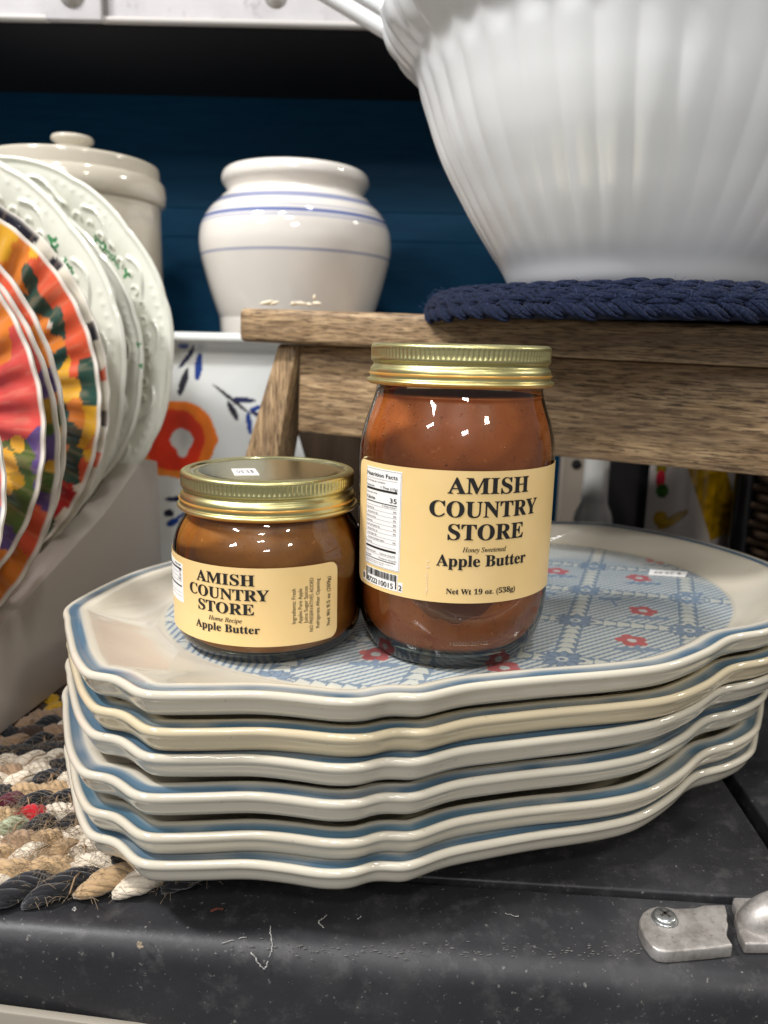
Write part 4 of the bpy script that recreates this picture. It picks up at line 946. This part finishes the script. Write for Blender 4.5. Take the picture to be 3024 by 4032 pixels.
# bowl
bowl = thing('fluted_bowl', 'large white fluted bowl with scalloped rim on the navy trivet', 'bowl', (BX, BY, zbowl))
def bowl_mesh(prof, nfl=44, rim=True):
    P = catmull(prof, 5); n = 1056
    zmax = .118
    def rm(r, zz, th):
        fl = sm(.012, .05, zz) * (1 - sm(.108, .118, zz)); o = r * (1 + .0125 * fl * (np.sqrt(np.cos(nfl / 2 * th) ** 2 + .03) - .6))
        k = sm(.118, .137, zz); sca = np.cos(22 * th)
        o = o + k * (.0020 * np.abs(sca) - .0010) + k * .0004 * np.cos(66 * th); z2 = zz + sm(.130, .143, zz) * (.0028 * sca)
        return o, z2
    V, F = lathe(P, n, rm); return V, F
prof = [(.0002, .0), (.062, .0), (.069, .0012), (.0735, .0055), (.0785, .0145), (.0850, .0245), (.0915, .0350), (.0980, .0460), (.1040, .0570), (.1100, .0680), (.1155, .0790), (.1208, .0920), (.1252, .1050), (.1290, .1160), (.1320, .1250), (.1345, .1300), (.1375, .1335), (.1430, .1390), (.1485, .1465), (.1520, .1545), (.1525, .1580), (.1505, .1580), (.1465, .1490), (.1410, .1420), (.1345, .1350), (.1285, .1250), (.1120, .0810), (.0870, .0380), (.0680, .0080), (.0002, .0045)]
prof = [(r_, z_ if z_ < .012 else (z_ + .032) * .932 - .0290) for r_, z_ in prof]
V, F = bowl_mesh(prof); add('bowl_body', mesh('bowl_body', V, F), M['bowl'], bowl)
b2 = thing('nested_bowl', 'second scalloped white bowl nested inside the large fluted bowl, only its rim showing', 'bowl', (BX + .001, BY + .006, zbowl + .021))
prof2 = [(r_ * .985, z_) for r_, z_ in prof]
V, F = bowl_mesh([(max(r_ - .006 if 0 < i < 10 else r_, .0002), z_) for i, (r_, z_) in enumerate(prof2)]); add('bowl_body', mesh('bowl_body', V, F), simple('pale_celadon', (214, 226, 224), .25), b2)
for i, (qa, qb, rr2) in enumerate([((690, -20), (856, 80), .0050), ((765, -20), (890, 55), .0047)]):
    a_, b_ = on_y(*qa, .56 + .012 * i), on_y(*qb, .56 + .012 * i)
    V, F = tube([a_ + (b_ - a_) * t for t in np.linspace(-.5, 1, 8)], rr2, 20); V = V - a_
    o = add('kitchen_utensil', mesh('kitchen_utensil', V, F, True, None, 50), M['bowl'], None, tuple(a_)); tag(o, ('lower' if i == 0 else 'upper') + ' white rounded rod slanting down behind the left of the bowl rim', 'utensil', 'white rods behind the bowl')

# ================================================================== VASE, CROCK, TRAY
sV = .70 / .62
vx, vy = -.072 * sV, .70
vz = lambda v: v * sV
VP = [(.0002, ZT / sV), (.050, ZT / sV), (.0535, ZT / sV + .004), (.050, -.11), (.0490, -.06), (.0515, -.010), (.0552, .010), (.0610, .026), (.0660, .042), (.0700, .057), (.0723, .068), (.0727, .077), (.0708, .0875), (.0650, .0975), (.0575, .1050), (.0520, .1090), (.0511, .1112), (.0526, .1145), (.0549, .1180), (.0553, .1208), (.0545, .1240), (.0525, .1264), (.0495, .1272), (.0465, .1262), (.0450, .122), (.0450, .11), (.06, .08), (.045, -.15), (.0002, -.16)]
P = catmull(np.array(VP) * sV, 6); V, F = lathe(P, 128)
bl_ = np.array(lin(74, 96, 158)); wv_ = np.array(lin(228, 222, 214)); Cv = np.ones((len(V), 3)) * wv_
P = catmull(np.array(VP) * sV, 20); V, F = lathe(P, 128); Cv = np.ones((len(V), 3)) * wv_
for zc_, hw, st_ in ((.1020, .0018, .7), (.0905, .0013, .9), (.0872, .0009, .4), (.0942, .0009, .3), (.0648, .0008, .6)):
    k = (1 - sm(hw * sV * .8, hw * sV * 1.3, np.abs(V[:, 2] - zc_ * sV)))[:, None] * st_; Cv = Cv * (1 - k) + bl_ * k
va = add('stoneware_vase', mesh('stoneware_vase', V - np.array([0, 0, ZT]), F, True, Cv), M['vase'], None, (vx, vy, ZT)); tag(va, 'round shouldered white vase with blue stripes behind the stool', 'vase')
ck = thing('lidded_crock', 'cream stoneware crock with a knobbed lid behind the white plates', 'crock', (0, 0, 0))
cY = .665; cc = on_y(160, 360, cY); cR = on_y(332, 420, cY - .01)[0] - cc[0]; zl = on_y(160, 300, cY - .02)[2]
ck.location = (cc[0], cY, ZT); zl -= ZT
zr = on_y(333, 365, cY)[2] - ZT; zj = on_y(331, 437, cY)[2] - ZT - .004
V, F = lathe(catmull([(.0002, 0), (cR * .97, 0), (cR * .993, .004), (cR * .995, zj - .004), (cR * .995, zj), (.0002, zj)], 6), 128); add('crock_body', mesh('crock_body', V, F, True, None, 50), M['crock'], ck)
hk = on_y(158, 272, cY)[2] - ZT
V, F = lathe(np.array([(.0002, zj), (cR * .990, zj), (cR * 1.0, zj + .0008), (cR * 1.0, zj + .003), (cR * 1.0, zj + .006), (cR * 1.0, zr - .004), (cR * 1.0, zr - .001), (cR * .998, zr + .0006), (cR * .993, zr + .0014), (cR * .984, zr + .0018), (cR * .9, zr + .0022), (cR * .4, zr + .004), (cR * .20, zr + .008), (cR * .185, zr + .012), (cR * .20, zr + .0165), (cR * .24, zr + .0185), (cR * .246, zr + .0205), (cR * .235, zr + .0222), (cR * .15, zr + .0232), (.0002, zr + .0234)]), 128); add('crock_lid', mesh('crock_lid', V, F, True, None, 60), M['crock'], ck)
# tray, leaning back
tY = .615; tl_ = R(7)
TN = np.array([0, -math.cos(tl_), math.sin(tl_)]); TE2 = np.array([0, math.sin(tl_), math.cos(tl_)]); TP = np.array([0, tY, 0.])
def tp(x, y): p = on_plane(x, y, TP, TN) - TP; return np.array([p[0], p @ TE2])
ttop = tp(470, 718)[1]; tbot = (ZT + .002 - 0) / math.cos(tl_); tx0, tx1 = -.30, .03
nu, nv = 330, 240
gu, gv = np.meshgrid(np.linspace(tx0, tx1, nu), np.linspace(tbot, ttop, nv), indexing='ij')
de = np.minimum(np.minimum(gu - tx0, tx1 - gu), np.minimum(gv - tbot, ttop - gv))
hz = .013 * (1 - sm(.005, .016, de)) - .013; hz = hz - .0012 * (1 - sm(0, .004, de))
Ct = np.ones(gu.shape + (3,)) * np.array(lin(226, 228, 226))
def ell_(cx, cy, rx, ry, a, colr, soft=.0):
    p = tp(cx, cy); dx, dy = gu - p[0], gv - p[1]; c_, s_ = math.cos(R(a)), math.sin(R(a)); sc = tY / 1662
    wob = 1 + .10 * (vnoise2(gu * 120, gv * 120, int(cx)) - .5); d = np.hypot((dx * c_ + dy * s_) / (rx * sc), (-dx * s_ + dy * c_) / (ry * sc)) * wob
    Ct[d < 1] = np.array(lin(*colr)) * (.9 + .25 * vnoise2(gu * 160 + 3, gv * 90, 2)[d < 1][:, None])
ell_(372, 950, 88, 84, 0, (248, 128, 38)); ell_(352, 960, 74, 72, 0, (250, 146, 52)); ell_(366, 952, 66, 68, 0, (236, 58, 30)); ell_(383, 950, 25, 24, 0, (232, 232, 230)); ell_(385, 968, 13, 20, 0, (232, 232, 230))
NV, BB = (38, 44, 78), (34, 66, 140)
for a in [(396, 768, 30, 5, 51, NV), (420, 788, 8, 31, -6, BB), (387, 822, 8, 30, -18, (44, 46, 58)), (391, 745, 13, 5, 5, BB), (494, 861, 54, 4, -37, (34, 34, 44)), (520, 862, 26, 6, -3, NV), (496, 886, 7, 24, 30, (36, 38, 50)), (532, 914, 6, 24, 8, BB), (545, 892, 14, 5, -30, NV), (548, 880, 16, 5, 20, BB),
          (370, 1081, 24, 6, 0, NV), (355, 1112, 11, 9, 0, (40, 42, 60)), (385, 1116, 28, 3.5, 30, BB), (362, 1132, 14, 8, 25, BB), (430, 1110, 30, 4, 20, NV)]: ell_(*a)
Vt = TP + gu.reshape(-1, 1) * np.array([1., 0, 0]) + gv.reshape(-1, 1) * TE2 + hz.reshape(-1, 1) * TN
Vb2 = Vt - TN * .004; n_ = len(Vt); F1 = grid_faces(nu, nv); per = np.concatenate([np.arange(nv), np.arange(1, nu) * nv + nv - 1, (nu - 1) * nv + np.arange(nv - 2, -1, -1), np.arange(nu - 2, 0, -1) * nv])
Fe = np.stack([per, np.roll(per, -1), np.roll(per, -1) + n_, per + n_], -1)
tr_ = add('painted_tray', mesh('painted_tray', np.concatenate([Vt, Vb2]) - np.array([-.13, tY, ZT]), np.concatenate([F1, F1[:, ::-1] + n_, Fe]), True, np.concatenate([Ct.reshape(-1, 3)] * 2), 50), M['tray'], None, (-.13, tY, ZT)); tag(tr_, 'white rimmed tray painted with an orange poppy and blue leaves', 'tray')

# ================================================================== THINGS SEEN UNDER THE STOOL, RIGHT
pY = .70
pc = on_y(1290, 1000, pY); prr = pY / 1662
cs = thing('white_candlestick', 'white turned post with a flared foot seen under the stool', 'post', (pc[0], pY, ZT)); zb_ = on_y(1290, 1122, pY)[2] - ZT
V, F = lathe(catmull([(.0002, 0), (42 * prr, 0), (44 * prr, .01), (42 * prr, zb_ - .004), (39 * prr, zb_ + .006), (30 * prr, zb_ + .015), (28 * prr, zb_ + .026), (27 * prr, zb_ + .05), (24 * prr, zb_ + .085), (.0002, zb_ + .085)], 5), 64); add('turned_post', mesh('turned_post', V, F), ceramic('white_post_glaze', (222, 220, 214), .2, .2), cs)
x0, x1 = on_y(1215, 1000, .76)[0], on_y(1300, 1000, .76)[0]
pb_ = thing('weathered_panel', 'weathered off-white board with a dark knot behind the turned post', 'board', ((x0 + x1) / 2, .76, ZT)); add('panel', box('panel', -(x1 - x0) / 2, (x1 - x0) / 2, 0, .012, .001, .135, .001, 1), simple('weathered_white', (158, 146, 132), .7), pb_)
kn = on_y(1250, 905 + 1, .758); V, F = lathe([(0, .0006), (.004, .0004), (.005, 0)], 16); me = mesh('knot', V, F); me.transform(Matrix.Rotation(R(90), 4, 'X')); add('knot', me, M['void'], pb_, (on_y(1252, 1000 - 91 + 1, .76)[0] - (x0 + x1) / 2, -.0006, on_y(1252, 1003 + 0 - 0, .76)[2] - ZT + .0))
x0, x1 = on_y(1316, 1000, .74)[0], on_y(1408, 1000, .74)[0]
add_ = tag(add('chalkboard', box('chalkboard', -(x1 - x0) / 2, (x1 - x0) / 2 + .01, 0, .01, .001, .135, .001, 1), M['black_gloss'], None, ((x0 + x1) / 2, .74, ZT)), 'plain black panel between the turned post and the painted canister', 'panel')
# painted canister
fY = .66; fx0, fx1 = on_y(1405, 1000, fY)[0], on_y(1608, 1000, fY)[0]; n1, n2 = 120, 110
gu, gv = np.meshgrid(np.linspace(fx0, fx1, n1), np.linspace(ZT + .001, -.074, n2), indexing='ij')
tpx = (gu[..., None])
Ct = np.ones(gu.shape + (3,)) * np.array(lin(206, 196, 190))
def fc(cx, cy, rx, ry, a, colr):
    p = on_y(cx, cy, fY); dx, dz = gu - p[0], gv - p[2]; c_, s_ = math.cos(R(a)), math.sin(R(a)); sc = fY / 1662
    d = np.maximum(np.abs((dx * c_ + dz * s_) / (rx * sc)), np.abs((-dx * s_ + dz * c_) / (ry * sc))) if rx > 90 or ry > 60 else np.hypot((dx * c_ + dz * s_) / (rx * sc), (-dx * s_ + dz * c_) / (ry * sc))
    mk = d < 1; Ct[mk] = np.array(lin(*colr)) * (.55 + .8 * vnoise2(gu * 260, gv * 260, 4)[mk][:, None])
fc(1534, 1060, 40, 100, 23, (196, 150, 16)); fc(1585, 1120, 10, 30, 15, (206, 160, 20)); fc(1446, 1118, 36, 10, 40, (180, 140, 20)); fc(1422, 1118, 14, 18, 0, (180, 140, 20)); fc(1425, 1010, 10, 14, 0, (150, 130, 30)); fc(1423, 1033, 9, 20, 0, (200, 40, 60)); fc(1426, 1058, 12, 16, 0, (60, 110, 40)); fc(1592, 1012, 10, 20, 0, (200, 60, 50)); fc(1590, 1040, 8, 18, 0, (90, 140, 60))
bulge = .012 * (1 - ((gu - (fx0 + fx1) / 2) / ((fx1 - fx0) / 2)) ** 2)
Vt = np.stack([gu, fY - bulge, gv], -1).reshape(-1, 3); Vb2 = np.stack([fx0 * 1.09 + .004 + (gu - fx0) * .86, fY + .06 + 0 * bulge, gv], -1).reshape(-1, 3); n_ = len(Vt); F1 = grid_faces(n1, n2)
per = np.concatenate([np.arange(n2), np.arange(1, n1) * n2 + n2 - 1, (n1 - 1) * n2 + np.arange(n2 - 2, -1, -1), np.arange(n1 - 2, 0, -1) * n2]); Fe = np.stack([per, np.roll(per, -1), np.roll(per, -1) + n_, per + n_], -1)
o0_ = np.array([(fx0 + fx1) / 2, fY + .04, ZT])
tag(add('painted_canister', mesh('painted_canister', np.concatenate([Vt, Vb2]) - o0_, np.concatenate([F1, F1[:, ::-1] + n_, Fe]), True, np.concatenate([Ct.reshape(-1, 3)] * 2), 50), M['tray'], None, tuple(o0_)), 'white canister painted with yellow and red flowers under the right of the stool', 'canister')
bx = on_y(1612, 1080, .63)
V, F = lathe(catmull([(.0002, 0), (.009, 0), (.010, .003), (.010, .132), (.0002, .134)], 4), 40); tag(add('black_cylinder', mesh('black_cylinder', V, F, True, None, 50), M['black_gloss'], None, (bx[0], .63, ZT)), 'glossy black post beside the painted canister', 'post')
# wicker basket at the right edge
wx = on_y(1625, 1080, .62)[0]
wk = thing('wicker_basket', 'brown woven basket at the right frame edge under the stool', 'basket', (wx + .075, .63, ZT))
wm = NT('wicker'); wm.set(col=wm.ramp(wm.noise(wm.coords(), 90, 4), [(.3, lin(70, 54, 42)), (.7, lin(122, 98, 76))]), rough=.6); wm = wm.m
for i in range(17):
    ph = np.arange(120) / 120 * 2 * np.pi; rad_ = .072 + .0022 * np.sin(ph * 15 + i * np.pi)
    V, F = tube(np.stack([rad_ * np.cos(ph), rad_ * np.sin(ph), np.full(120, .004 + i * .0075)], 1), .0036, 7, True); add('wicker_round', mesh('wicker_round', V, F), wm, wk)
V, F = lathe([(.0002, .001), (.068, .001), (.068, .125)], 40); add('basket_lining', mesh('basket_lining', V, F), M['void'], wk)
